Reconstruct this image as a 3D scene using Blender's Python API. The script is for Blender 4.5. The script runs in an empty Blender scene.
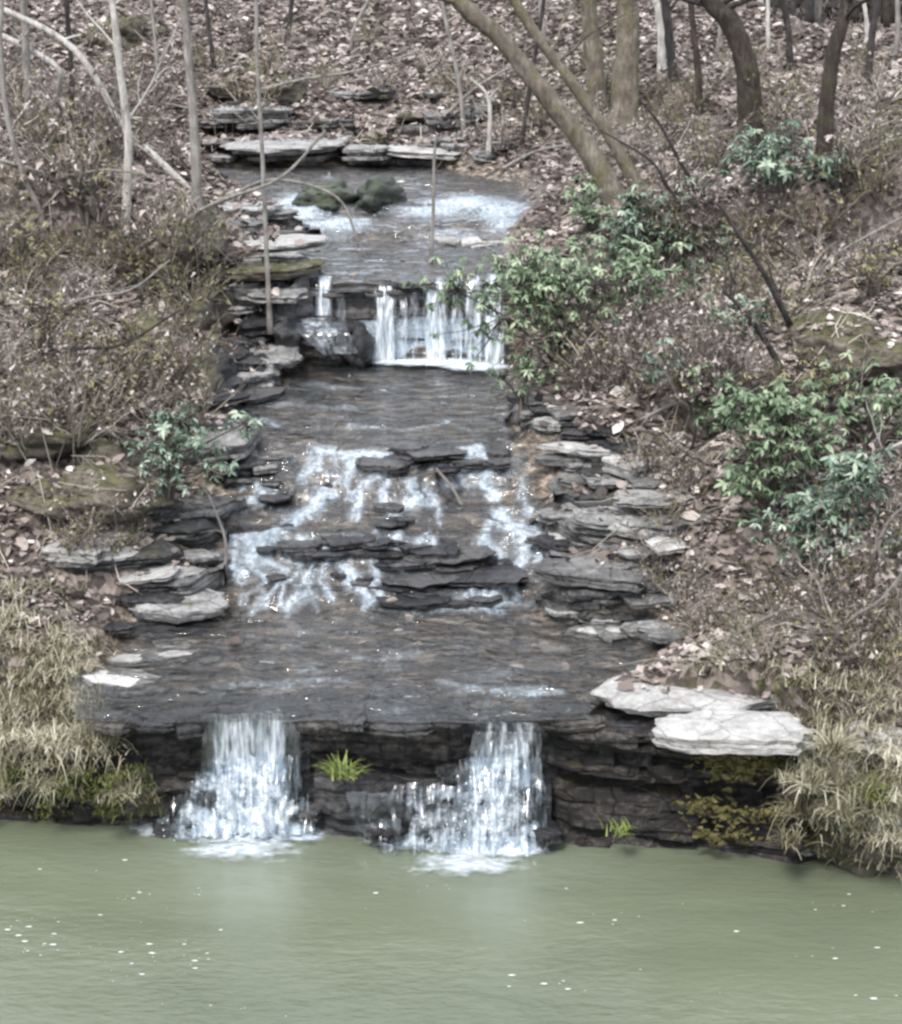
import bpy, bmesh, math, random
from mathutils import Vector, Matrix, noise
from mathutils.bvhtree import BVHTree
R = math.radians
random.seed(11)
rnd = random.random
uni = random.uniform
SC = bpy.context.scene
COL = SC.collection

# ------------------------------------------------------------------ camera
H, PITCH, F = 7.0, R(15.9), 1800.0
W, HT = 902, 1024
cam = bpy.data.objects.new('camera', bpy.data.cameras.new('camera'))
COL.objects.link(cam)
cam.location = (0, 0, H)
cam.rotation_euler = (R(90) - PITCH, 0, 0)
cam.data.sensor_fit = 'VERTICAL'; cam.data.sensor_height = 36; cam.data.lens = 36 * F / HT
cam.data.clip_end = 600; cam.data.clip_start = 0.1
SC.camera = cam
FWD = Vector((0, math.cos(PITCH), -math.sin(PITCH)))
UP = Vector((0, math.sin(PITCH), math.cos(PITCH)))
CAM = Vector((0, 0, H))

def ray(px, py):
    return (FWD + Vector((1, 0, 0)) * ((px - W / 2) / F) + UP * (-(py - HT / 2) / F))
def at_z(px, py, z):
    d = ray(px, py); t = (z - H) / d.z
    return CAM + d * t
def at_y(px, py, y):
    d = ray(px, py); return CAM + d * (y / d.y)
def mpp(y, z=2.0):                       # metres per pixel at a distance
    return (y * math.cos(PITCH) + (H - z) * math.sin(PITCH)) / F

def smooth(a, b, x):
    t = min(1, max(0, (x - a) / (b - a))); return t * t * (3 - 2 * t)
def lerp(pts, x):
    if x <= pts[0][0]: return pts[0][1]
    for (a, va), (b, vb) in zip(pts, pts[1:]):
        if x <= b: return va + (vb - va) * (x - a) / (b - a)
    return pts[-1][1]
def N(x, y=0, z=0): return noise.noise(Vector((x, y, z)))
def FB(x, y=0, z=0, o=4): return noise.fractal(Vector((x, y, z)), 0.9, 2.1, o)

# ------------------------------------------------------------------ creek profile
prof = []
for py, z in [(716, 1.16), (690, 1.19), (621, 1.24), (612, 1.28), (590, 1.40), (570, 1.50), (552, 1.62), (535, 1.75), (505, 1.86),
              (495, 1.92), (478, 2.05), (465, 2.16), (455, 2.25), (445, 2.30), (400, 2.42), (361, 2.47)]:
    prof.append((at_z(451, py, z).y, z))
Y1 = prof[0][0]
Y2 = prof[-1][0]
Z2B = 2.47
Z2T = at_y(451, 284, Y2 + .12).z
prof += [(Y2 + .12, Z2T)]
for py, z in [(243, Z2T + .05), (228, Z2T + .22), (207, Z2T + .40), (166, Z2T + .50)]:
    prof.append((at_z(451, py, z).y, z))
Y3 = prof[-1][0]
prof += [(Y3 + 3.6, 5.0), (Y3 + 14, 6.9), (Y3 + 30, 8.6), (140, 14)]
def zc(y):
    z = lerp(prof, y)
    for a, b in ((1.27, 2.29), (Z2T + .06, Z2T + .42)):
        if a < z < b and (z < 2.4 or y > Y2 + 1):
            q = .115; k = (z - a) / q; f = k - math.floor(k)
            zq = a + q * (math.floor(k) + smooth(.62, 1, f)); z = z * .2 + min(zq, b) * .8
    return z
def warp_at(x, y): return .30 * N(x * .9, y * .5, 2) + .17 * N(x * 2.7, y * 1.4, 5) + .06 * N(x * 7, y * 3, 9)

ledge_l, ledge_r = [], []
for py, l, r in [(716, 100, 560), (690, 95, 600), (655, 105, 672), (625, 140, 640), (605, 212, 545), (535, 212, 552), (480, 228, 530),
                 (450, 240, 522), (400, 236, 512), (363, 305, 508)]:
    y = Y1 if py == 716 else None
    z = {716: 1.16, 690: 1.19, 655: 1.22, 625: 1.24, 605: 1.32, 535: 1.75, 480: 2.03, 450: 2.27, 400: 2.42, 363: 2.47}[py]
    p, q = at_z(l, py, z), at_z(r, py, z)
    ledge_l.append((p.y, p.x)); ledge_r.append((q.y, q.x))
for py, l, r, z in [(280, 312, 500, Z2T), (243, 296, 505, Z2T + .05), (207, 270, 530, Z2T + .4), (185, 215, 520, Z2T + .46), (166, 200, 430, Z2T + .5)]:
    p, q = at_z(l, py, z), at_z(r, py, z)
    ledge_l.append((p.y, p.x)); ledge_r.append((q.y, q.x))
def xl(y): return lerp(ledge_l, y) + .10 * N(y * 1.7, 3.3)
def xr(y): return lerp(ledge_r, y) + .10 * N(y * 1.7, 9.1)

shore = [(at_z(px, py, 0).x, at_z(px, py, 0).y) for px, py in [(-500, 810), (0, 818), (100, 826), (200, 824), (320, 832), (470, 838), (560, 838), (650, 848), (720, 852), (800, 866), (860, 876), (910, 890), (1300, 960)]]
def ys(x): return lerp(shore, x) + .06 * N(x * 1.3, 5.5)
frontw = [(-4.6, 1.0), (-3.2, .9), (-2.9, .28), (2.6, .28), (3.1, .9), (5, 1.2)]

def creek_amt(x, y):                     # metres outside the creek's edge (negative inside)
    return max(xl(y) - x, x - xr(y))
def ground_h(x, y):
    s = ys(x); w = lerp(frontw, x)
    if y < s - .1: return -.9
    yy = max(y, Y1)
    warp = warp_at(x, y)
    if abs(yy - Y2 - .06) < .45: warp *= .1
    if yy > Y3: warp = 0
    d = creek_amt(x, yy)
    base = zc(min(max(yy + warp, Y1), 139))
    if Y1 < yy < Y2 and base > Z2B: base = Z2B
    if yy > Y2 + .12 and base < Z2T: base = Z2T
    up = smooth(Y3 - 1, Y3 + 5, yy)
    n1 = FB(x * .45, y * .35, 1, 4); n2 = FB(x * 2.2, y * 2.2, 7, 3)
    if yy > Y3: d = max(d, .0) if d < 0 else d
    if d <= 0:
        z = base - .07 * min(1, -d / .25) + .035 * n2 + .02 * N(x * 1.1, y * 6)
    else:
        side = .42 if x < xl(yy) else .36
        side = side * (1 - up) + .09 * up
        fr = .5 + .5 * smooth(Y1, Y1 + 3, yy)
        rise = .10 * smooth(0, .22, d) + side * fr * d * (1 - .28 * smooth(1, 7, d)) 
        z = base + rise + (.22 * n1 * smooth(.3, 2, d) + .05 * n2) * (1 + .6 * up)
        z = min(z, base + 3.6 + .2 * n1)
    if yy > Y3:                            # the crest: a plateau, lower on the right
        cap = 7.9 - 1.75 * smooth(5, 9, x) + .10 * n1
        far = smooth(62, 75, yy)
        z = min(z, cap) * (1 - far) + (cap + (yy - 62) * .035) * far if yy > 40 else min(z, cap)
    f = smooth(s + .18, s + .18 + w, y) if w < .5 else smooth(s - .05, s + w, y)
    return -.9 + (z + .9) * (f if w < .5 else f ** .6)

# ------------------------------------------------------------------ object helpers
class MB:
    def __init__(s): s.v = []; s.f = []; s.t = []; s.cur = .5
    def add(s, co): s.v.append(tuple(co)); s.t.append(s.cur); return len(s.v) - 1
    def face(s, *ix): s.f.append(ix)
    def mesh(s, name, mat, smooth_=False, extra=None):
        me = bpy.data.meshes.new(name); me.from_pydata(s.v, [], s.f)
        a = me.attributes.new('tint', 'FLOAT', 'POINT'); a.data.foreach_set('value', s.t)
        if extra:
            for k, vals in extra.items():
                a = me.attributes.new(k, 'FLOAT', 'POINT'); a.data.foreach_set('value', vals)
        if smooth_: me.polygons.foreach_set('use_smooth', [True] * len(me.polygons))
        me.materials.append(mat); me.update()
        return me
    def build(s, name, mat, parent=None, smooth_=False, extra=None):
        o = bpy.data.objects.new(name, s.mesh(name, mat, smooth_, extra)); COL.objects.link(o)
        if parent: o.parent = parent
        return o
def tag(o, label, cat, group=None, kind=None):
    o['label'] = label; o['category'] = cat; o['kind'] = 'thing'
    if group: o['group'] = group
    if kind: o['kind'] = kind
    return o
def struct(o): o['kind'] = 'structure'; return o
def empty(name, loc=(0, 0, 0), rz=0):
    o = bpy.data.objects.new(name, None); COL.objects.link(o); o.location = loc; o.rotation_euler = (0, 0, rz)
    o.empty_display_size = .1
    return o
def copy_tree(o, parent=None):
    c = o.copy(); COL.objects.link(c); c.parent = parent
    for ch in [k for k in o.children]: copy_tree(ch, c)
    return c

def tube(mb, pts, rads, sides=6, wob=0, cap=True):
    rings = []
    for i, p in enumerate(pts):
        p = Vector(p)
        a = Vector(pts[max(0, i - 1)]); b = Vector(pts[min(len(pts) - 1, i + 1)])
        t = (b - a).normalized() if (b - a).length > 1e-6 else Vector((0, 0, 1))
        u = t.cross(Vector((.31, .95, .05))).normalized(); v = t.cross(u)
        ring = []
        for k in range(sides):
            an = 2 * math.pi * k / sides
            r = rads[i] * (1 + wob * N(p.x * 9 + math.cos(an) * 2, p.z * 5, math.sin(an) * 2 + p.y))
            ring.append(mb.add(p + (u * math.cos(an) + v * math.sin(an)) * r))
        rings.append(ring)
    for a, b in zip(rings, rings[1:]):
        for k in range(sides): mb.face(a[k], a[(k + 1) % sides], b[(k + 1) % sides], b[k])
    if cap:
        mb.face(*reversed(rings[0])); mb.face(*rings[-1])
def catmull(pts, n):
    pts = [Vector(p) for p in pts]; out = []
    P = [pts[0] * 2 - pts[1]] + pts + [pts[-1] * 2 - pts[-2]]
    for i in range(1, len(P) - 2):
        for k in range(n):
            t = k / n; a, b, c, d = P[i - 1:i + 3]
            out.append(.5 * ((2 * b) + (c - a) * t + (2 * a - 5 * b + 4 * c - d) * t * t + (3 * b - a - 3 * c + d) * t ** 3))
    out.append(pts[-1]); return out

# ------------------------------------------------------------------ materials
def new_mat(name):
    m = bpy.data.materials.new(name); m.use_nodes = True
    nt = m.node_tree; nt.nodes.clear()
    return m, nt
class G:
    def __init__(s, nt): s.nt = nt
    def n(s, typ, **kw):
        x = s.nt.nodes.new(typ)
        for k, v in kw.items():
            if k in x.inputs.keys():
                i = x.inputs[k]
                if isinstance(v, bpy.types.NodeSocket): s.nt.links.new(v, i)
                else: i.default_value = v
            else: setattr(x, k, v)
        return x
    def link(s, a, b): s.nt.links.new(a, b)
    def coords(s, scale=(1, 1, 1), out='Object'):
        tc = s.n('ShaderNodeTexCoord'); mp = s.n('ShaderNodeMapping')
        s.link(tc.outputs[out], mp.inputs['Vector']); mp.inputs['Scale'].default_value = scale
        return mp.outputs['Vector']
    def noise(s, scale, detail=4, rough=.55, vec=None, dist=0):
        x = s.n('ShaderNodeTexNoise', Scale=scale, Detail=detail, Roughness=rough, Distortion=dist)
        if vec is not None: s.link(vec, x.inputs['Vector'])
        return x.outputs['Fac']
    def ramp(s, fac, stops, interp='LINEAR'):
        x = s.n('ShaderNodeValToRGB'); cr = x.color_ramp; cr.interpolation = interp
        while len(cr.elements) < len(stops): cr.elements.new(.5)
        for e, (p, c) in zip(cr.elements, stops):
            e.position = p; e.color = (*c, 1) if len(c) == 3 else c
        s.link(fac, x.inputs['Fac']); return x.outputs['Color']
    def mix(s, fac, a, b):
        x = s.n('ShaderNodeMix', data_type='RGBA')
        for v, i in ((fac, 0), (a, 6), (b, 7)):
            if isinstance(v, bpy.types.NodeSocket): s.link(v, x.inputs[i])
            else: x.inputs[i].default_value = v if i == 0 else ((*v, 1) if len(v) == 3 else v)
        return x.outputs[2]
    def math(s, op, a, b=0, clamp=False):
        x = s.n('ShaderNodeMath', operation=op, use_clamp=clamp)
        for i, v in ((0, a), (1, b)):
            if isinstance(v, bpy.types.NodeSocket): s.link(v, x.inputs[i])
            else: x.inputs[i].default_value = v
        return x.outputs[0]
    def attr(s, name): return s.n('ShaderNodeAttribute', attribute_name=name).outputs['Fac']
    def bump(s, h, strength=.5, dist=.02):
        x = s.n('ShaderNodeBump', Strength=strength, Distance=dist); s.link(h, x.inputs['Height']); return x.outputs['Normal']
    def pbr(s, color, rough=.8, normal=None, spec=.5, ior=None):
        b = s.n('ShaderNodeBsdfPrincipled')
        if isinstance(color, bpy.types.NodeSocket): s.link(color, b.inputs['Base Color'])
        else: b.inputs['Base Color'].default_value = (*color, 1)
        if isinstance(rough, bpy.types.NodeSocket): s.link(rough, b.inputs['Roughness'])
        else: b.inputs['Roughness'].default_value = rough
        b.inputs['Specular IOR Level'].default_value = spec
        if ior: b.inputs['IOR'].default_value = ior
        if normal is not None: s.link(normal, b.inputs['Normal'])
        return b.outputs[0]
    def out(s, sh):
        o = s.n('ShaderNodeOutputMaterial'); s.link(sh, o.inputs['Surface'])
    def mixsh(s, fac, a, b):
        x = s.n('ShaderNodeMixShader')
        if isinstance(fac, bpy.types.NodeSocket): s.link(fac, x.inputs[0])
        else: x.inputs[0].default_value = fac
        s.link(a, x.inputs[1]); s.link(b, x.inputs[2]); return x.outputs[0]

def rock_mat(name, cols, rough=.75, moss=0, mosscol=((.04, .042, .018), (.10, .095, .042)), spec=.4, sc=1.0, crack=.5):
    m, nt = new_mat(name); g = G(nt)
    geo0 = g.n('ShaderNodeNewGeometry'); vp = g.n('ShaderNodeMapping'); g.link(geo0.outputs['Position'], vp.inputs['Vector'])
    v1 = vp.outputs['Vector']; vq = g.n('ShaderNodeMapping'); g.link(v1, vq.inputs['Vector']); vq.inputs['Scale'].default_value = (1, 1, 3.5); v = vq.outputs['Vector']
    a = g.noise(2.6 * sc, 7, .66, v); b = g.noise(17 * sc, 6, .7, v1, .4)
    oi = g.n('ShaderNodeObjectInfo').outputs['Random']
    f = g.math('ADD', g.math('MULTIPLY', a, .55), g.math('MULTIPLY', b, .45))
    f = g.math('ADD', f, g.math('MULTIPLY', g.math('SUBTRACT', oi, .5), .16))
    c = g.ramp(f, [(.30, cols[0]), (.47, cols[1]), (.62, cols[2])])
    if moss:
        geo = g.n('ShaderNodeNewGeometry'); sep = g.n('ShaderNodeSeparateXYZ'); g.link(geo.outputs['Normal'], sep.inputs[0])
        mf = g.math('ADD', g.math('MULTIPLY', sep.outputs['Z'], .35), g.noise(3.1, 5, .65, v1))
        mf = g.math('MULTIPLY', g.math('SUBTRACT', mf, 1.02 - moss * .55), 6, True)
        mc = g.ramp(g.noise(17, 4, .6, v1), [(.35, mosscol[0]), (.65, mosscol[1])])
        c = g.mix(mf, c, mc)
    hgt = g.math('ADD', g.noise(9, 8, .75, v), g.math('MULTIPLY', g.noise(45, 3, .6, v1), .3))
    vo = g.n('ShaderNodeTexVoronoi', feature='DISTANCE_TO_EDGE', Scale=2.7); g.link(v, vo.inputs['Vector'])
    cr = g.math('MULTIPLY', vo.outputs[0], 40, True)
    c = g.mix(g.math('MULTIPLY', g.math('SUBTRACT', 1, cr), crack), c, cols[0])
    hgt = g.math('ADD', hgt, g.math('MULTIPLY', cr, .5))
    g.out(g.pbr(c, rough, g.bump(hgt, .8, .04), spec)); return m
MATS = {}
MATS['rock_pale'] = rock_mat('pale_sandstone', ((.13, .126, .12), (.29, .283, .275), (.46, .452, .44)), .8, crack=.22)
MATS['rock_mid'] = rock_mat('grey_stone', ((.035, .035, .037), (.125, .122, .12), (.31, .305, .30)), .65, .16)
MATS['rock_dark'] = rock_mat('wet_dark_stone', ((.006, .006, .007), (.020, .020, .023), (.085, .083, .084)), .38, .1, spec=.5)
MATS['rock_moss'] = rock_mat('mossy_stone', ((.03, .026, .02), (.07, .06, .045), (.16, .14, .115)), .85, .66)
MATS['rock_green'] = rock_mat('dark_mossy_stone', ((.01, .012, .01), (.025, .03, .022), (.05, .06, .04)), .5, .6, ((.018, .028, .012), (.045, .06, .022)))
MATS['ledge'] = rock_mat('layered_ledge_stone', ((.004, .004, .004), (.013, .011, .0105), (.10, .09, .083)), .55, .22, ((.03, .032, .01), (.08, .075, .02)))
MATS['moss'] = rock_mat('moss', ((.03, .03, .010), (.08, .075, .025), (.17, .15, .06)), .95, sc=3)

def tint_mat(name, stops, rough=.7, spec=.3, trans=.25, bumpy=False):
    m, nt = new_mat(name); g = G(nt)
    oi = g.n('ShaderNodeObjectInfo').outputs['Random']
    c = g.ramp(g.attr('tint'), stops)
    v = g.coords()
    c = g.mix(g.math('MULTIPLY', g.noise(14, 4, .6, v), .45), c, g.mix(.5, c, (.03, .028, .025)))
    p = g.pbr(c, rough, None, spec)
    if trans:
        t = g.n('ShaderNodeBsdfTranslucent'); g.link(c, t.inputs['Color'])
        p = g.mixsh(trans, p, t.outputs[0])
    g.out(p); return m
MATS['litter'] = tint_mat('dead_leaves', [(0, (.045, .038, .035)), (.22, (.11, .09, .081)), (.45, (.225, .185, .167)), (.7, (.39, .335, .31)), (.9, (.55, .495, .465)), (1, (.66, .62, .59))], .75, .25, .15)
MATS['evergreen'] = tint_mat('evergreen_leaf', [(0, (.010, .018, .009)), (.22, (.046, .074, .038)), (.45, (.13, .195, .108)), (.74, (.26, .345, .22)), (1, (.45, .52, .35))], .48, .4, .3)
MATS['bluegreen'] = tint_mat('bluegreen_leaf', [(0, (.010, .018, .011)), (.25, (.046, .072, .040)), (.5, (.12, .18, .128)), (.78, (.25, .34, .26)), (1, (.46, .53, .42))], .48, .4, .3)
MATS['olive'] = tint_mat('olive_leaf', [(0, (.018, .017, .009)), (.35, (.07, .066, .03)), (.7, (.19, .175, .085)), (1, (.40, .36, .22))], .6, .3, .25)
MATS['grass'] = tint_mat('dry_grass', [(0, (.04, .037, .022)), (.25, (.15, .138, .082)), (.6, (.38, .355, .25)), (1, (.68, .645, .53))], .7, .3, .3)
MATS['green_grass'] = tint_mat('green_grass', [(0, (.03, .035, .008)), (.5, (.10, .12, .03)), (1, (.26, .27, .09))], .6, .3, .3)
MATS['fern'] = tint_mat('fern', [(0, (.06, .09, .02)), (.5, (.17, .23, .06)), (1, (.33, .38, .14))], .6, .3, .3)
MATS['twig'] = tint_mat('twig_bark', [(0, (.035, .03, .024)), (.4, (.13, .112, .092)), (.75, (.29, .26, .215)), (1, (.50, .46, .40))], .8, .3, 0)
MATS['darktwig'] = tint_mat('dark_twig_bark', [(0, (.018, .015, .013)), (.5, (.075, .062, .054)), (1, (.22, .19, .17))], .8, .3, 0)

def bark_mat(name, cols, moss=0.0, mc=((.06, .055, .015), (.13, .12, .035))):
    m, nt = new_mat(name); g = G(nt)
    v = g.coords((1, 1, .25)); v1 = g.coords()
    f = g.math('ADD', g.math('MULTIPLY', g.noise(16, 6, .65, v), .6), g.math('MULTIPLY', g.noise(4, 4, .6, v1), .4))
    c = g.ramp(f, [(.32, cols[0]), (.5, cols[1]), (.66, cols[2])])
    if moss:
        mf = g.math('MULTIPLY', g.math('SUBTRACT', g.noise(2.6, 4, .6, v1), .62 - moss * .3), 5, True)
        c = g.mix(mf, c, g.ramp(g.noise(22, 3, .6, v1), [(.35, mc[0]), (.65, mc[1])]))
    g.out(g.pbr(c, .85, g.bump(g.noise(20, 6, .75, v), 1.0, .06), .3)); return m
MATS['birch'] = bark_mat('pale_bark', ((.20, .18, .16), (.44, .42, .39), (.62, .60, .57)))
MATS['greybark'] = bark_mat('grey_bark', ((.10, .09, .08), (.22, .205, .19), (.36, .34, .32)))
MATS['brownbark'] = bark_mat('brown_bark', ((.012, .010, .008), (.034, .027, .022), (.085, .072, .058)), .30, ((.035, .034, .014), (.085, .08, .035)))
MATS['mossbark'] = bark_mat('mossy_bark', ((.055, .047, .036), (.14, .12, .098), (.27, .24, .20)), .42, ((.075, .068, .03), (.17, .155, .08)))
MATS['darkbark'] = bark_mat('dark_bark', ((.012, .011, .011), (.035, .031, .03), (.08, .072, .068)))

def ground_mat():
    m, nt = new_mat('forest_floor'); g = G(nt)
    v = g.coords(); 
    a = g.noise(1.3, 5, .6, v); b = g.noise(9, 6, .7, v); vo = g.n('ShaderNodeTexVoronoi', Scale=13.0, Randomness=1.0)
    g.link(v, vo.inputs['Vector'])
    sepc = g.n('ShaderNodeSeparateColor'); g.link(vo.outputs['Color'], sepc.inputs[0])
    f = g.math('ADD', g.math('MULTIPLY', b, .45), g.math('MULTIPLY', sepc.outputs[0], .45))
    c = g.ramp(f, [(.15, (.018, .015, .013)), (.42, (.07, .056, .05)), (.65, (.19, .156, .14)), (.9, (.38, .33, .30))])
    mossf = g.math('MULTIPLY', g.math('SUBTRACT', a, .55), 7, True)
    c = g.mix(g.math('MULTIPLY', mossf, .6), c, g.ramp(b, [(.35, (.03, .03, .01)), (.65, (.09, .085, .03))]))
    w = g.attr('wet')
    vs = g.coords((1, 2.2, 6)); r = g.noise(3.0, 7, .65, vs)
    rc = g.ramp(r, [(.36, (.012, .010, .009)), (.46, (.06, .047, .037)), (.55, (.15, .12, .092)), (.64, (.36, .31, .26))])
    c = g.mix(w, c, rc)
    rg = g.n('ShaderNodeMapRange'); g.link(w, rg.inputs[0]); rg.inputs[3].default_value = .9; rg.inputs[4].default_value = .4
    h = g.math('ADD', b, g.math('MULTIPLY', vo.outputs['Distance'], .8))
    g.out(g.pbr(c, rg.outputs[0], g.bump(h, .8, .05), .35)); return m
MATS['ground'] = ground_mat()

def stream_mat():
    m, nt = new_mat('stream_water'); g = G(nt)
    v = g.coords((1.0, 2.0, 1)); v2 = g.coords((1.6, 1, 2.2))
    h = g.math('ADD', g.noise(3.0, 3, .5, v, .8), g.math('MULTIPLY', g.noise(9, 2, .5, v, .5), .25))
    nrm = g.bump(h, .8, .13)
    fr = g.n('ShaderNodeFresnel', IOR=1.52); g.link(nrm, fr.inputs['Normal'])
    tr0 = g.n('ShaderNodeBsdfTransparent', Color=(.80, .79, .77, 1))
    tb = g.n('ShaderNodeBsdfDiffuse', Color=(.25, .265, .275, 1)); g.link(nrm, tb.inputs['Normal'])
    trs = g.mixsh(.07, tr0.outputs[0], tb.outputs[0])
    gl = g.n('ShaderNodeBsdfGlossy', Roughness=.05); g.link(nrm, gl.inputs['Normal'])
    water = g.mixsh(fr.outputs[0], trs, gl.outputs[0])
    fo = g.attr('foam')
    nz = g.math('ADD', g.math('MULTIPLY', g.noise(5.2, 6, .7, v2, 1.0), .6), g.math('MULTIPLY', g.noise(16, 5, .65, v2, .4), .4))
    ff = g.math('MULTIPLY', g.math('SUBTRACT', g.math('ADD', g.math('MULTIPLY', fo, .36), nz), .665), 3.6, True)
    fcol = g.ramp(g.noise(12, 4, .6, v2), [(.35, (.36, .45, .54)), (.65, (.70, .76, .81))])
    df = g.n('ShaderNodeBsdfDiffuse'); g.link(fcol, df.inputs['Color']); g.link(g.bump(nz, 1, .08), df.inputs['Normal'])
    film = g.math('MULTIPLY', g.math('SUBTRACT', fo, .30, True), .42)
    film = g.math('MULTIPLY', film, g.math('ADD', .35, g.noise(7, 5, .7, v2, .6)))
    g.out(g.mixsh(g.math('MAXIMUM', g.math('MULTIPLY', ff, .74), film), water, df.outputs[0])); return m
MATS['stream'] = stream_mat()

def pool_mat():
    m, nt = new_mat('green_river_water'); g = G(nt)
    v = g.coords((.45, 1.0, 1)); v2 = g.coords((.8, 2.0, 1))
    h = g.math('ADD', g.noise(2.0, 4, .6, v, .5), g.math('MULTIPLY', g.noise(7.5, 4, .55, v2, .4), .45))
    nrm = g.bump(h, .26, .08)
    c = g.ramp(g.noise(.5, 4, .6, v), [(.35, (.087, .101, .068)), (.65, (.117, .132, .092))])
    c = g.mix(g.math('MULTIPLY', g.attr('milk_reflection'), g.math('MULTIPLY', g.noise(3.0, 5, .65, v2), .40), True), c, (.25, .29, .26))
    g.out(g.pbr(c, .03, nrm, .5, 1.38)); return m
MATS['pool'] = pool_mat()

def fall_mat(name, su, sv, cut=.44, gain=6, flat=False):
    m, nt = new_mat(name); g = G(nt)
    v = g.coords((su, sv, 1), 'UV')
    a = g.noise(1.0, 5, .6, v, .3)
    v2 = g.coords((su * 2.6, sv * 3.0, 1), 'UV'); b = g.noise(1.0, 4, .6, v2)
    n = g.math('ADD', g.math('MULTIPLY', a, .65), g.math('MULTIPLY', b, .35))
    al = g.attr('foam')
    f = g.math('MULTIPLY', g.math('ADD', g.math('SUBTRACT', n, cut), g.math('MULTIPLY', g.math('SUBTRACT', al, .5), .95 if flat else .5)), gain, True)
    col = g.ramp(b, [(.33, (.42, .50, .59)), (.62, (.76, .81, .86))])
    df = g.n('ShaderNodeBsdfDiffuse'); g.link(col, df.inputs['Color']); g.link(g.bump(n, .8, .05), df.inputs['Normal'])
    tl = g.n('ShaderNodeBsdfTranslucent'); g.link(col, tl.inputs['Color'])
    gl = g.n('ShaderNodeBsdfGlossy', Roughness=.2)
    w = g.mixsh(.12, g.mixsh(.25, df.outputs[0], tl.outputs[0]), gl.outputs[0])
    tr = g.n('ShaderNodeBsdfTransparent', Color=(.86, .9, .93, 1))
    thin = g.mixsh(.08, tr.outputs[0], gl.outputs[0])
    if flat:
        tr.inputs[0].default_value = (1, 1, 1, 1); thin = tr.outputs[0]; w = df.outputs[0]
    g.out(g.mixsh(g.math('MULTIPLY', f, .95), thin, w)); return m
MATS['fall'] = fall_mat('falling_water', 13, 1.3, .47, 4.0)
MATS['froth'] = fall_mat('tumbling_water', 6.5, 6.0, .45, 3.0)
MATS['foam'] = fall_mat('pool_foam', 4, 7, .5, 1.9, True)
def spray_mat():
    m, nt = new_mat('spray_drops'); g = G(nt)
    g.out(g.pbr((.70, .74, .78), .3, None, .5)); return m
MATS['spray'] = spray_mat()

# ------------------------------------------------------------------ terrain
def spaced(a, b, s0, grow=1.0):
    out = [a]; s = s0
    while out[-1] < b: out.append(out[-1] + s); s *= grow
    return out
ysamp = [-80, -40, -10, 4, 9, 11] + spaced(11.8, 16.5, .06) + spaced(16.56, 24, .055) + spaced(24.06, 36, .09) + spaced(36.1, 60, .16) + spaced(60.3, 140, .5, 1.12)
right = spaced(0, 4.6, .055) + spaced(4.66, 14, .11) + spaced(14.2, 120, .3, 1.25)
xsamp = [-x for x in reversed(right[1:])] + right
mb = MB(); wet = []
nx = len(xsamp)
for y in ysamp:
    for x in xsamp:
        z = ground_h(x, y) if y > 10 else -.9
        mb.add((x, y, z))
        if y > Y1 - .8 and y < Y3 + .5:
            c = creek_amt(x, max(y, Y1)); wv = 1 - smooth(.0, .55, c + .22 * N(x * 3, y * 3, 4))
        else: wv = 0
        if y < Y1 and y > ys(x) - .5 and -3 < x < 2.8: wv = 1
        wet.append(wv)
for j in range(len(ysamp) - 1):
    for i in range(nx - 1):
        a = j * nx + i; mb.face(a, a + 1, a + nx + 1, a + nx)
struct(mb.build('terrain', MATS['ground'], None, True, {'wet': wet}))
BV = BVHTree.FromPolygons([Vector(v) for v in mb.v], mb.f)
def hit(px, py):
    d = ray(px, py).normalized()
    p, n, i, dist = BV.ray_cast(CAM, d)
    return p
def down(x, y):
    p, n, i, dist = BV.ray_cast(Vector((x, y, 60)), Vector((0, 0, -1)))
    return p.z, n

# ------------------------------------------------------------------ the river pool
mb = MB()
px_ = [-120, -60, -30, -15, -8] + [i * .16 for i in range(-34, 35)] + [8, 15, 30, 60, 120]
py_ = [-80, -30, 0, 5, 9] + [10 + i * .14 for i in range(0, 50)]
MILK_REFLECTION = [(at_z(245, 850, 0), .95, .45), (at_z(475, 862, 0), 1.15, .4), (at_z(250, 880, 0), .6, .9), (at_z(500, 890, 0), .55, .7)]  # aerated water, plus the falls' pale reflection columns painted into the pool colour
milk_reflection = []
for y in py_:
    for x in px_:
        mb.add((x, y, 0))
        milk_reflection.append(max(math.exp(-((x - c.x) / a) ** 2 - ((y - c.y) / b) ** 2) for c, a, b in MILK_REFLECTION))
for j in range(len(py_) - 1):
    for i in range(len(px_) - 1):
        a = j * len(px_) + i; mb.face(a, a + 1, a + 1 + len(px_), a + len(px_))
struct(mb.build('river', MATS['pool'], None, True, {'milk_reflection': milk_reflection}))

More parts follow.
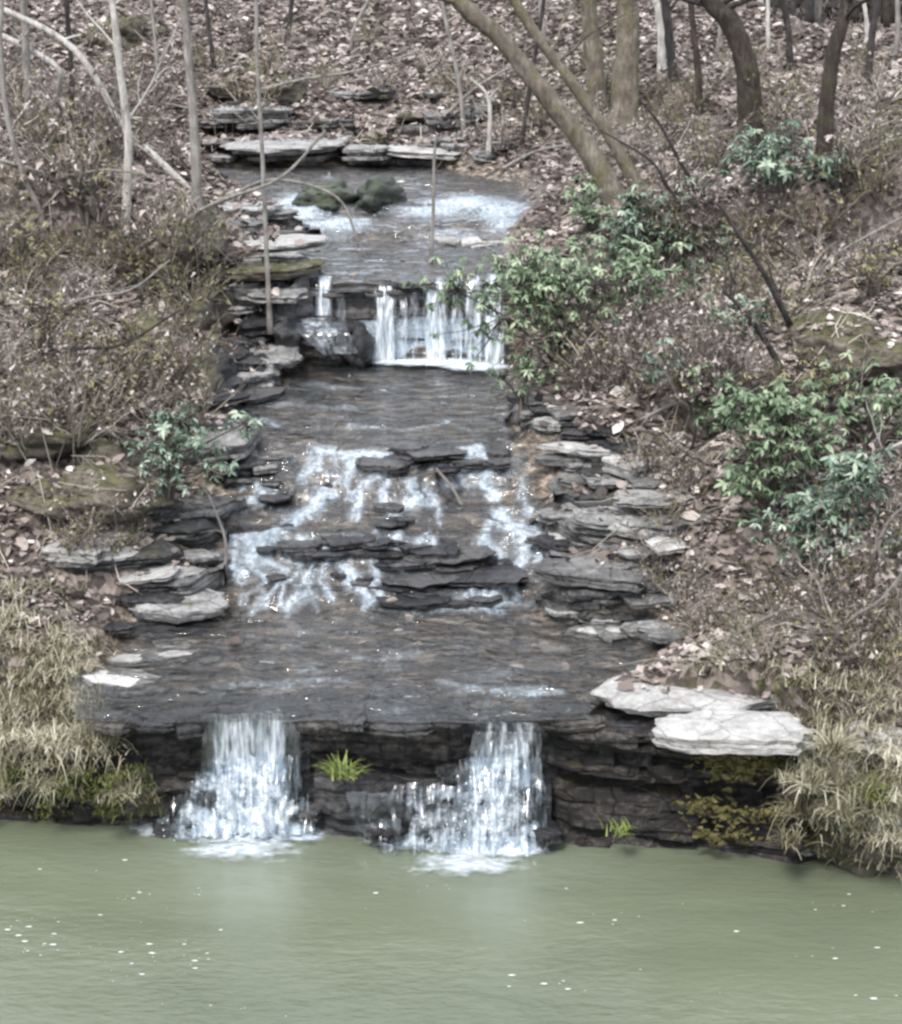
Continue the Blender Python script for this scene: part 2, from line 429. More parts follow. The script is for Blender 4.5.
# ------------------------------------------------------------------ stream surface, in two reaches
FOAM = [  # px, py, half width px, half height px, amount
    (505, 560, 30, 22, .42), (470, 478, 34, 14, .40), (345, 478, 40, 14, .38), (300, 568, 60, 20, .38), (435, 362, 75, 6, 1.3), (475, 368, 40, 5, 1.1), (370, 356, 30, 4, .9),
    (470, 208, 34, 8, 1.2), (440, 215, 40, 6, .8), (500, 212, 28, 7, 1.0), (300, 215, 26, 10, 1.0), (330, 226, 40, 6, .9), (500, 228, 16, 12, .8), (290, 206, 12, 8, 1.0),
    (470, 243, 28, 4, .5), (450, 614, 40, 4, .7), (490, 604, 26, 6, .9), (265, 584, 24, 6, .9), (500, 572, 18, 10, .8), (352, 462, 20, 6, .9), (472, 460, 18, 6, .9), (255, 545, 18, 7, .9), (515, 535, 22, 8, .9)]
FLOW = [  # paths the white water takes: half width in px, amount, points
    (9, 1.05, [(322, 456), (345, 459), (372, 456), (400, 461)]), (10, 1.05, [(350, 460), (352, 478), (332, 496), (312, 514), (286, 532), (262, 545)]),
    (6, .85, [(385, 462), (378, 480), (350, 500)]), (10, 1.0, [(262, 545), (250, 565), (262, 586)]), (8, .9, [(235, 545), (232, 570), (246, 590)]),
    (8, 1.0, [(300, 545), (322, 556), (345, 575), (360, 596), (374, 614)]), (6, .8, [(285, 548), (300, 570), (312, 592)]), (5, .75, [(325, 560), (320, 585), (335, 606)]),
    (9, 1.0, [(478, 453), (468, 464), (452, 477)]), (7, .9, [(478, 456), (490, 472), (484, 488), (500, 505)]), (6, .7, [(446, 462), (440, 480), (452, 496)]),
    (10, 1.05, [(500, 520), (518, 538), (530, 552), (518, 572), (500, 592), (494, 606)]), (7, .95, [(490, 530), (482, 545), (500, 560), (508, 580)]), (6, .8, [(535, 535), (545, 552), (532, 570)]),
    (5, .6, [(400, 540), (392, 560), (405, 580)]), (5, .6, [(430, 548), (440, 570), (430, 592)]),
    (6, .5, [(560, 712), (530, 706), (505, 712), (490, 718)]), (6, .45, [(545, 695), (520, 700), (495, 708)]), (4, .36, [(440, 690), (470, 698), (485, 710)]),
    (4, .30, [(250, 690), (300, 692), (350, 688)]), (4, .30, [(330, 655), (370, 664), (420, 660)]), (4, .28, [(300, 676), (340, 680), (400, 676)]), (4, .38, [(215, 712), (250, 709), (296, 712)]),
    (4, .3, [(280, 410), (330, 414), (390, 408)]), (4, .5, [(250, 432), (262, 428), (280, 434)]), (4, .45, [(350, 430), (400, 436), (450, 428)]), (3, .3, [(300, 390), (360, 394), (420, 388)])]
_r = random.Random(3)
for k in range(46):                     # thin threads between them
    x0, y0 = _r.uniform(245, 545), _r.choice((_r.uniform(455, 500), _r.uniform(535, 600)))
    if 385 < x0 < 470 and y0 > 530 and _r.random() < .7: continue
    FLOW.append((_r.uniform(2.5, 4.5), _r.uniform(.5, .85), [(x0, y0), (x0 + _r.uniform(-14, 14), y0 + 12), (x0 + _r.uniform(-22, 22), y0 + _r.uniform(20, 34))]))
for hw, am, pts in FLOW:
    hw *= .82
    for (ax_, ay_), (bx_, by_) in zip(pts, pts[1:]):
        n_ = max(1, int(math.hypot(bx_ - ax_, by_ - ay_) / (hw * .8)))
        for q in range(n_):
            t = q / n_; FOAM.append((ax_ + (bx_ - ax_) * t, ay_ + (by_ - ay_) * t, hw * _r.uniform(.8, 1.2), hw * .55, am * _r.uniform(.85, 1.1)))
FW = []
for px, py, a, b, s in FOAM:
    p = hit(px, py); q = hit(px, py - b); r = hit(px, py + b)
    FW.append((p.x, p.y, a * mpp(p.y), max(.07, min(1.5, abs(q.y - r.y) / 2)), s))
def foam_at(x, y, items):
    f = 0
    for fx, fy, a, b, s in items:
        dx = (x - fx) / a; dy = (y - fy) / b
        q = dx * dx + dy * dy
        if q < 5: f = max(f, s * math.exp(-q * .8))
    return f
def reach(y0, y1, step):
    mb = MB(); fo = []; nx = 150; rows = 0
    y = y0
    while y < y1:
        a, b = xl(y) - .22, xr(y) + .22
        items = [w for w in FW if abs(y - w[1]) < 2.4 * w[3]]
        for i in range(nx):
            x = a + (b - a) * i / (nx - 1)
            warp = warp_at(x, y)
            if abs(y - Y2 - .06) < .45: warp *= .1
            z = zc(min(max(y + warp, Y1), Y3))
            if y < Y2: z = min(z, Z2B)
            if y > Y2 + .1: z = max(z, Z2T)
            sl = abs(zc(min(y + warp + .1, Y3)) - zc(max(y + warp - .1, Y1))) / .2
            f = foam_at(x, y, items)
            rip = .036 + .035 * min(1, f) + .02 * min(1, sl * 2)
            z += rip * FB(x * 1.5, y * 3.6, 2, 2) - .002
            mb.add((x, y, z)); fo.append(min(1.2, f * 1.0) + .16 * min(1, sl * 1.2) + .20 + .28 * N(x * 1.1, y * 2.6, 31))
        rows += 1; y += step
    for j in range(rows - 1):
        for i in range(nx - 1):
            k = j * nx + i; mb.face(k, k + 1, k + nx + 1, k + nx)
    return mb.build('stream', MATS['stream'], None, True, {'foam': fo})
struct(reach(Y1 - .12, Y2 + .06, .035))
struct(reach(Y2 + .12, Y3 + .3, .07))

# ------------------------------------------------------------------ rocks
def slab_mesh(name, mat, seed, p=3.2, layers=3, n=44, jag=.16, dome=.12):
    """unit slab: half extents 1 x 1, thickness 1, top at z=0"""
    rg = random.Random(seed); mb = MB(); o = rg.uniform(0, 90)
    rad = []
    cuts = [(2 * math.pi * (q + rg.uniform(-.38, .38)) / 7, rg.uniform(.72, 1.02)) for q in range(7)]
    for k in range(n):
        an = 2 * math.pi * k / n
        r = min([1.25] + [d / math.cos(an - ph) for ph, d in cuts if math.cos(an - ph) > .2])
        r *= 1 + jag * .8 * N(math.cos(an) * 1.3 + o, math.sin(an) * 1.3, seed) + jag * .9 * N(math.cos(an) * 6 + o, math.sin(an) * 6, seed)
        rad.append(r)
    def ring(s, z, nz=.0, so=0):
        out = []
        for k in range(n):
            an = 2 * math.pi * k / n; r = rad[k] * (s + so * N(k * .45, o, z * 7))
            x, y = math.cos(an) * r, math.sin(an) * r
            out.append(mb.add((x, y, z + nz * FB(x * 1.9 + o, y * 1.9, 3, 3))))
        return out
    c = mb.add((0, 0, dome * .2)); rings = []
    for s, z in ((.3, 0), (.58, -.0), (.8, -.03), (.93, -.07), (.99, -.16)): rings.append(ring(s, z - dome * s * s * .6, dome))
    z = -.2
    for l in range(layers):
        th = .8 / layers; s = rg.uniform(.84, 1.06) if l else 1.0
        rings.append(ring(s, z, .04, .07)); rings.append(ring(s * rg.uniform(.96, 1), z - th * .75, .04, .07)); z -= th
        rings.append(ring(s * .9, z + th * .15, .02, .05))
    rings.append(ring(.8, -1.0))
    for k in range(n): mb.face(c, rings[0][k], rings[0][(k + 1) % n])
    for a, b in zip(rings, rings[1:]):
        for k in range(n): mb.face(a[k], b[k], b[(k + 1) % n], a[(k + 1) % n])
    mb.face(*rings[-1])
    return mb.mesh(name, MATS[mat])
def boulder_mesh(mat, seed):
    bm = bmesh.new(); bmesh.ops.create_icosphere(bm, subdivisions=4, radius=1)
    for v in bm.verts:
        c = v.co.copy(); d = .38 * FB(c.x * 1.1 + seed, c.y * 1.1, c.z * 1.4, 3) + .10 * FB(c.x * 4 + seed, c.y * 4, c.z * 6, 3)
        d += .05 * N(seed, c.z * 7 + .6 * N(c.x * 2, c.y * 2, seed))
        v.co = c * (1 + d)
        v.co.z = v.co.z * .62 - .5
    me = bpy.data.meshes.new('boulder'); bm.to_mesh(me); bm.free()
    me.polygons.foreach_set('use_smooth', [True] * len(me.polygons)); me.materials.append(MATS[mat]); return me
SLABS = {}
def slab_proto(mat, i, kind):
    key = (mat, i, kind)
    if key not in SLABS:
        if kind == 'slab': SLABS[key] = slab_mesh('rock_slab', mat, 10 + i * 7, 3.2, 3)
        else: SLABS[key] = boulder_mesh(mat, 300 + i * 5)
    return SLABS[key]
nsl = [0]
def rock(px, py, wpx, hpx, mat='rock_mid', kind='slab', th=.14, name='rock_slab', label='', cat='rock', group=None, rz=None, lift=.0, tilt=.06, pos=None):
    """a rock seen at a pixel of the photograph, wpx wide; hpx is how tall its TOP looks"""
    p = pos or hit(px, py)
    ax = wpx * .5 * mpp(p.y, p.z)
    ang = math.atan2(H - p.z, p.y)
    ay = max(.10, min(hpx * .5 * mpp(p.y, p.z) / max(.12, math.sin(ang)), ax * 2.2))
    nsl[0] += 1
    o = bpy.data.objects.new(name, slab_proto(mat, nsl[0] % 6, kind)); COL.objects.link(o)
    o.location = (p.x, p.y, p.z + lift); o.scale = (ax, ay, th * (.72 if kind == 'slab' else 1))
    o.rotation_euler = (uni(-tilt, tilt), uni(-tilt, tilt), uni(-.25, .25) if rz is None else rz)
    tag(o, label, cat, group); return o

# flat slabs with a label of their own
for a in [
  (690, 690, 180, 44, 'rock_pale', .20, 'large pale flat slab on the right ledge, the upper of the two white slabs', .10),
  (732, 734, 150, 30, 'rock_pale', .20, 'pale flat slab at the edge of the right ledge, just below the largest white slab', .12),
  (880, 742, 60, 18, 'rock_pale', .20, 'pale flat stone among dry grass at the right edge of the picture', .15),
  (826, 772, 56, 22, 'rock_mid', .20, 'rounded grey stone under the dry grass right of the mossy ledge', .12),
  (598, 455, 100, 14, 'rock_pale', .12, 'long pale slab topping the stack of stones right of the cascade', .12),
  (634, 466, 54, 14, 'rock_pale', .22, 'pale thick slab at the right end of the topmost long slab', .10),
  (642, 532, 66, 12, 'rock_pale', .14, 'pale slab at the middle of the right stack beside the leaf bank', .10),
  (600, 574, 120, 26, 'rock_mid', .16, 'broad grey slab low in the stack right of the white cascade', .10),
  (598, 634, 52, 10, 'rock_pale', .12, 'pale slab at the foot of the right stack by the brown pool', .08),
  (645, 632, 50, 10, 'rock_mid', .12, 'grey slab at the foot of the right stack next to the bank', .08),
  (568, 546, 70, 12, 'rock_dark', .16, 'dark wet slab right against the white water of the lower cascade', .10),
  (228, 440, 52, 22, 'rock_mid', .25, 'rounded grey slab at the left edge of the upper run beside the green shrub', .12),
  (172, 606, 84, 22, 'rock_mid', .20, 'grey slab on the left shore below the white cascade', .12),
  (80, 553, 72, 16, 'rock_pale', .16, 'pale slab in the leaves at the left of the layered stones', .12),
  (140, 661, 108, 10, 'rock_pale', .07, 'long thin pale slab in the shallow water at the left', .06),
  (118, 681, 66, 16, 'rock_pale', .08, 'grey flat slab just below the long thin slab at the left', .05),
  (110, 712, 56, 8, 'rock_pale', .10, 'small white slab at the lip left of the lower waterfall', .08),
  (172, 648, 36, 9, 'rock_pale', .09, 'small white stone in the water above the long thin slab', .06),
  (284, 150, 104, 16, 'rock_mid', .24, 'long rounded grey slab behind the topmost pool', .25),
  (430, 157, 84, 12, 'rock_pale', .16, 'pale slab at the right end of the rocks behind the topmost pool', .2),
  (364, 158, 44, 14, 'rock_mid', .34, 'grey stone between the two long slabs behind the topmost pool', .25),
  (455, 120, 62, 12, 'rock_mid', .4, 'grey slab part buried in leaves above the topmost pool', .25),
  (330, 128, 56, 10, 'rock_mid', .3, 'grey slab among leaves directly above the long rounded slab', .2),
  (250, 118, 80, 12, 'rock_mid', .4, 'grey layered slab above the left end of the long rounded slab', .25),
  (235, 211, 66, 9, 'rock_pale', .18, 'topmost pale step of the stone stairs left of the upper stream', .12),
  (238, 227, 56, 7, 'rock_mid', .16, 'narrow step just below the topmost pale step at the left', .10),
  (268, 249, 110, 14, 'rock_pale', .2, 'broadest pale step of the stone stairs left of the upper waterfall', .15),
  (262, 270, 100, 10, 'rock_moss', .2, 'greenish step of the stone stairs beneath the broadest pale step', .10),
  (255, 293, 90, 10, 'rock_mid', .25, 'grey step beside the top of the upper waterfall', .10),
  (262, 318, 84, 12, 'rock_dark', .25, 'dark step at the left foot of the upper waterfall', .10),
]:
    px, py, w, h, m, th, lab, lift = a
    rock(px, py, w * 1.22, h * 1.25, m, 'slab', th * 1.15, 'rock_slab', lab, 'rock slab', 'flat rock slabs', None, lift, pos=at_z(px, py, 1.22) if 'white slabs' in lab or 'largest white' in lab else None)
# boulders with a label of their own
for a in [
  (322, 204, 60, 22, 'rock_green', .5, 'left dark mossy boulder in the middle of the upper stream', .32),
  (380, 204, 48, 20, 'rock_green', .5, 'right dark mossy boulder in the middle of the upper stream', .30),
  (192, 250, 58, 30, 'rock_moss', .75, 'mossy brown boulder on the left bank beside the stone stairs', .55),
  (258, 92, 100, 20, 'rock_moss', .6, 'large moss topped boulder in the leaves above the topmost pool', .4),
  (130, 40, 70, 22, 'rock_moss', .8, 'dark mossy boulder behind the white saplings', .5),
  (185, 390, 64, 40, 'rock_moss', .5, 'mossy rock on the left bank above the green shrub', .3),
  (30, 432, 120, 34, 'rock_moss', .45, 'mossy boulder at the left edge halfway up the bank', .30),
  (95, 502, 150, 26, 'rock_moss', .40, 'long moss covered rock at the left above the pale slabs', .26),
  (845, 350, 90, 30, 'rock_moss', .5, 'yellow mossy mound on the right bank above the large green shrub', .3),
  (890, 155, 50, 18, 'rock_moss', .5, 'small mossy mound at the far right under the bare trees', .25),
  (712, 408, 60, 30, 'rock_moss', .5, 'mossy brown rock left of the large green shrub', .3),
  (314, 342, 66, 18, 'rock_dark', .34, 'wet rounded rock with water running over it left of the upper waterfall', .35),
  (290, 292, 50, 16, 'rock_dark', .8, 'black rock at the left lip of the upper waterfall', .12),
  (205, 320, 60, 34, 'rock_moss', .5, 'mossy dark rock on the left bank level with the upper waterfall', .35),
  (160, 345, 60, 30, 'rock_moss', .5, 'mossy lump under the bushes on the left bank', .3),
  (215, 372, 46, 24, 'rock_dark', .4, 'dark wet lump at the left edge of the plunge pool', .2),
  (110, 470, 60, 20, 'rock_moss', .4, 'small mossy rock above the long moss covered one at the left', .25),
  (60, 385, 70, 24, 'rock_moss', .4, 'dull mossy rock under the bare bushes at the left edge', .25),
  (860, 830, 90, 34, 'rock_moss', .5, 'mossy rock on the shore at the far right', .22),
]:
    px, py, w, h, m, th, lab, lift = a
    rock(px, py, w, h, m, 'boulder', th, 'boulder', lab, 'boulder', 'mossy and dark boulders', None, lift, .1)
# countless small stones, grouped by the place they lie in
def stones(n, poly, wr, mats, th, label, group, lift=(.03, .1), kind='slab', hr=(.16, .3), name='stone'):
    xs = [p[0] for p in poly]; ys_ = [p[1] for p in poly]; k = 0; tries = 0
    while k < n and tries < n * 40:
        tries += 1
        x, y = uni(min(xs), max(xs)), uni(min(ys_), max(ys_))
        ins = False; j = len(poly) - 1
        for i in range(len(poly)):
            if (poly[i][1] > y) != (poly[j][1] > y) and x < (poly[j][0] - poly[i][0]) * (y - poly[i][1]) / (poly[j][1] - poly[i][1]) + poly[i][0]: ins = not ins
            j = i
        if not ins: continue
        w = uni(*wr) * (1 if rnd() < .75 else 1.5)
        rock(x, y, w, w * uni(*hr), random.choice(mats), kind, uni(*th), name, label, 'stone', group, None, uni(*lift), .08); k += 1
stones(30, [(545, 445), (600, 430), (655, 460), (690, 560), (690, 645), (590, 645), (540, 610), (560, 540), (530, 490)], (30, 70), ['rock_mid', 'rock_mid', 'rock_dark', 'rock_mid', 'rock_pale'], (.07, .13), 'flat grey stone in the layered stack right of the cascade', 'stones stacked right of the cascade')
stones(8, [(520, 385), (590, 400), (610, 440), (540, 450), (515, 420)], (20, 46), ['rock_dark', 'rock_mid'], (.08, .16), 'dark flat stone at the right edge of the upper run', 'stones right of the upper run')
stones(14, [(60, 535), (150, 520), (230, 500), (225, 600), (140, 640), (90, 620)], (24, 64), ['rock_mid', 'rock_mid', 'rock_dark', 'rock_pale', 'rock_moss'], (.06, .12), 'flat grey stone among the layers on the left shore', 'stones on the left shore')
stones(10, [(215, 425), (300, 450), (310, 480), (225, 490), (150, 520), (200, 450)], (24, 56), ['rock_dark', 'rock_dark', 'rock_mid'], (.09, .18), 'dark wet stone at the left edge of the upper run', 'dark stones left of the upper run')
stones(20, [(215, 330), (310, 350), (250, 400), (220, 420), (190, 400)], (24, 60), ['rock_dark', 'rock_mid'], (.12, .25), 'dark flat stone left of the plunge pool of the upper waterfall', 'stones left of the plunge pool')
stones(26, [(200, 95), (500, 95), (500, 165), (210, 165)], (18, 44), ['rock_mid', 'rock_moss', 'rock_mid'], (.12, .22), 'small grey stone among the rocks behind the topmost pool', 'stones behind the topmost pool', (.08, .2), 'slab', (.2, .4))
stones(8, [(205, 200), (300, 200), (310, 330), (225, 330)], (24, 60), ['rock_mid', 'rock_dark', 'rock_pale'], (.1, .2), 'flat stone in the stairs left of the upper stream', 'stones of the left stairs')
stones(26, [(395, 545), (475, 540), (490, 600), (410, 612), (380, 580)], (34, 84), ['rock_dark'], (.05, .09), 'black wet stone in the middle of the lower cascade', 'black stones in the lower cascade', (.03, .07))
stones(26, [(245, 455), (520, 455), (530, 600), (240, 600)], (12, 34), ['rock_dark'], (.05, .10), 'small black stone parting the white water of the cascades', 'small stones in the cascades', (.03, .08), 'slab', (.2, .4))
stones(14, [(375, 452), (500, 450), (510, 470), (380, 470)], (20, 56), ['rock_dark'], (.06, .12), 'black wet stone at the lip of the middle cascade', 'black stones on the middle lip', (.05, .10))
stones(12, [(245, 540), (400, 535), (390, 560), (250, 560)], (18, 50), ['rock_dark'], (.06, .11), 'small black stone in the white water at the left', 'black stones in the left white water', (.05, .10))
stones(14, [(200, 690), (560, 690), (560, 715), (200, 715)], (24, 60), ['rock_mid', 'rock_dark'], (.05, .08), 'flat stone just under the water at the lip of the lower falls', 'stones at the lower lip', (.035, .065))
stones(10, [(440, 235), (520, 232), (520, 250), (440, 250)], (16, 40), ['rock_mid', 'rock_pale'], (.08, .14), 'wet stone in the shallow pool above the upper waterfall', 'stones above the upper waterfall', (.02, .06))
stones(12, [(520, 720), (620, 700), (690, 745), (560, 745)], (30, 70), ['rock_mid', 'rock_dark'], (.06, .14), 'dark flat stone on the ledge left of the large white slabs', 'stones left of the white slabs', (.02, .08))
stones(8, [(90, 650), (150, 690), (140, 712), (95, 712)], (24, 50), ['rock_mid', 'rock_pale'], (.05, .09), 'flat stone in the shallows above the left lip', 'stones in the left shallows', (.02, .05))

stones(16, [(790, 780), (905, 800), (905, 870), (800, 850)], (24, 60), ['rock_dark', 'rock_mid', 'rock_moss'], (.08, .18), 'dark flat stone on the grassy shore at the far right', 'stones on the far right shore', (.02, .1))

for px, w, q in [(112, 44, 0), (150, 66, 1), (188, 34, -1), (318, 56, 0), (352, 36, 2), (398, 78, -1), (448, 40, 1), (575, 78, 0), (632, 50, -2)]:
    z = 1.12 + .02 * q
    rock(px, 722 - q * 3, w, 14 + 4 * q, random.choice(['rock_dark', 'ledge', 'ledge']), 'slab', uni(.06, .14), 'stone', 'thin dark stone jutting from the lip of the lower ledge', 'stone', 'stones along the lower lip', None, uni(.01, .04), .10, pos=at_z(px, 722 - q * 3, z))
# ------------------------------------------------------------------ layered ledges
def ledge(name, label, x0, x1, ztop, yb, out=.30, zb=-.25, mat='ledge', seed=0, cut=None, back=.9, sp=.035, soft=0):
    mb = MB(); rg = random.Random(seed)
    zs_ = [zb]; lay = []
    while zs_[-1] < 3.9:
        zs_.append(zs_[-1] + (rg.uniform(.03, .08) if soft else rg.uniform(.05, .15)))
    nxx = max(8, int((x1 - x0) / sp))
    rows = []
    nz = 48
    cols = []
    for i in range(nxx + 1):
        x = x0 + (x1 - x0) * i / nxx; zt = ztop(x); col = []
        e = min(1, min(i, nxx - i) / (nxx * (.22 if soft else .10) + 1)); e = smooth(0, 1, e)
        for j in range(nz + 1):
            z = zb + (zt - zb) * j / nz
            zw = z + .05 * N(x * 1.1, seed) 
            k = max([q for q in range(len(zs_)) if zs_[q] <= zw] or [0])
            fr = (zw - zs_[k]) / (zs_[k + 1] - zs_[k]) if k + 1 < len(zs_) else .5
            bl = math.floor((x + .4 * N(k * 3.1, seed)) / (.28 + .2 * abs(N(k * 1.7, seed, 4))))
            D = out * (.5 + .55 * N(x * .7, k * 5.3, seed)) + .11 * N(bl * 3.7, k * 9.1, seed) + .03 * N(x * 7, z * 9, seed)
            D -= .05 * (1 - min(1, 6 * fr * (1 - fr)))
            D += .14 * smooth(zt - .22, zt - .08, z) * (zt > 1) 
            if cut: D += cut(x, z, zt)
            y = yb(x) + .15 - max(-.1, D) * (.25 + .75 * e) + (soft * .07 * (1 - e))
            col.append(mb.add((x, y, z)))
        for q in range(1, 7):
            yy = yb(x) + .15 + back * q / 6
            col.append(mb.add((x, yy, zt + .02 * N(x * 3, yy * 3, seed) - .10 * (q / 6) ** 2)))
        cols.append(col)
    for a, b in zip(cols, cols[1:]):
        for j in range(len(a) - 1): mb.face(a[j], b[j], b[j + 1], a[j + 1])
    mb.face(*cols[0]); mb.face(*reversed(cols[-1]))
    return tag(mb.build(name, MATS[mat]), label, 'rock ledge', 'layered rock ledges')
def X(px, y, py=780): return at_y(px, py, y).x
YL = Y1
gap = lambda c, w, s: (lambda x, z, zt: -s * math.exp(-((z - c) / w) ** 2))
ledge('rock_ledge', 'dark undercut ledge left of the left hand lower waterfall', X(78, YL), X(212, YL), lambda x: 1.10 + .03 * N(x * 3), ys, .30, -.3, 'ledge', 3, gap(.72, .12, .25))
ledge('rock_ledge', 'dark mossy undercut bank below the dry grass at the left edge', X(-60, YL), X(96, YL), lambda x: .66 + .10 * N(x * 2), lambda x: ys(x) - .02, .30, -.3, 'ledge', 21, gap(.3, .1, .25), .6)
ledge('rock_ledge', 'dark rock wall behind the left hand lower waterfall', X(206, YL), X(306, YL), lambda x: 1.11, lambda x: ys(x) + .10, .12, -.3, 'rock_dark', 8)
ledge('rock_ledge', 'black rock ledge between the two lower waterfalls', X(296, YL), X(476, YL), lambda x: 1.13 + .03 * N(x * 4) - .10 * smooth(X(440, YL), X(476, YL), x), lambda x: ys(x) + .12, .25, -.3, 'ledge', 5, gap(.5, .1, .16))
ledge('rock_ledge', 'low wet rock shelf under the right hand lower waterfall', X(312, YL), X(552, YL), lambda x: .52 + .06 * N(x * 2), lambda x: ys(x) - .12, .22, -.3, 'rock_dark', 6, None, .5)
ledge('rock_ledge', 'dark rock wall behind the right hand lower waterfall', X(468, YL), X(560, YL), lambda x: 1.03 + .04 * N(x * 4), lambda x: ys(x) + .14, .12, -.3, 'rock_dark', 9)
ledge('rock_ledge', 'long layered ledge below the white slabs at the right of the lower falls', X(543, YL), X(815, YL), lambda x: 1.10 + .06 * smooth(X(600, YL), X(700, YL), x) + .03 * N(x * 3), lambda x: ys(x) + .10, .42, -.3, 'ledge', 12, gap(.50, .10, .34))
for px, py, w, off in [(396, 800, 56, -.13), (436, 816, 60, -.17), (386, 824, 44, -.20), (470, 792, 40, -.08), (452, 766, 36, -.02), (546, 826, 34, -.20)]:
    q = at_y(px, py, ys(X(px, YL)) + off)
    rock(px, py, w, 16, 'rock_dark', 'slab', .16, 'stone', 'black wet block over which the right hand lower waterfall breaks', 'stone', 'blocks in the right hand waterfall', None, 0, .1, pos=q)
for px, py, w, off in [(186, 798, 40, -.06), (172, 820, 44, -.12), (306, 806, 34, -.08), (222, 786, 36, -.02)]:
    q = at_y(px, py, ys(X(px, YL)) + off)
    rock(px, py, w, 16, 'rock_dark', 'slab', .16, 'stone', 'black wet block over which the left hand lower waterfall breaks', 'stone', 'blocks in the left hand waterfall', None, 0, .1, pos=q)
# wall behind the upper waterfall
ledge('rock_ledge', 'dark rock wall behind the upper waterfall', X(296, Y2, 320), X(512, Y2, 320), lambda x: Z2T - .05 + .04 * N(x * 3), lambda x: Y2 + .0, .14, Z2B - .3, 'rock_dark', 15, None, .5)
rock(412, 283, 62, 8, 'rock_dark', 'slab', .16, 'rock_slab', 'black broken slab on the lip of the upper waterfall', 'rock slab', 'flat rock slabs', 0, .05, .1, pos=Vector((X(412, Y2, 283), Y2 + .10, Z2T + .04)))
rock(355, 320, 30, 10, 'rock_dark', 'boulder', .5, 'boulder', 'black block in the gap left of the white ribbons of the upper waterfall', 'boulder', 'mossy and dark boulders', 0, .0, .1, pos=Vector((X(356, Y2, 320), Y2 - .12, Z2B + .45)))
MATS['bed_stone'] = rock_mat('brown_bed_stone', ((.05, .043, .036), (.13, .112, .094), (.27, .24, .21)), .45)
stones(26, [(190, 640), (560, 640), (575, 712), (190, 712)], (18, 52), ['bed_stone', 'bed_stone', 'rock_mid'], (.04, .06), 'thin brown stone breaking the shallow water of the lower shelf', 'stones in the lower shallows', (.022, .045), 'slab', (.14, .26))
stones(16, [(250, 380), (500, 380), (505, 440), (245, 440)], (14, 40), ['bed_stone', 'rock_dark', 'rock_mid'], (.04, .06), 'thin dark stone breaking the shallow water below the plunge pool', 'stones in the upper run', (.02, .04), 'slab', (.14, .26))
MATS['shelf'] = rock_mat('shelf_stone', ((.011, .011, .0115), (.046, .046, .046), (.20, .198, .194)), .55, .26)
MATS['pale_shelf'] = rock_mat('pale_shelf_stone', ((.035, .034, .034), (.14, .137, .134), (.36, .355, .345)), .7, .16)
def shelf(label, px0, px1, py, up, mat, seed, th=.26):
    p = hit((px0 + px1) / 2, py); xa, xb = at_y(px0, py, p.y).x, at_y(px1, py, p.y).x
    sk = .35 * N(seed * 1.7, 3.1)
    f = lambda x: p.y + sk * (x - (xa + xb) / 2) + .20 * N(x * 1.6, seed, 2) + .08 * N(x * 5, seed)
    def zt(x):
        t = (x - xa) / (xb - xa)
        return p.z + up * .7 + .06 * N(x * 1.3, seed, 8) + .025 * N(x * 7, seed) - .10 * (1 - smooth(0, .3, t)) * (seed % 3) - .10 * smooth(.75, 1, t) * ((seed + 1) % 3)
    ledge('rock_ledge', label, xa, xb, zt, f, .20, p.z - th, mat, seed, None, .5, .03, 5)
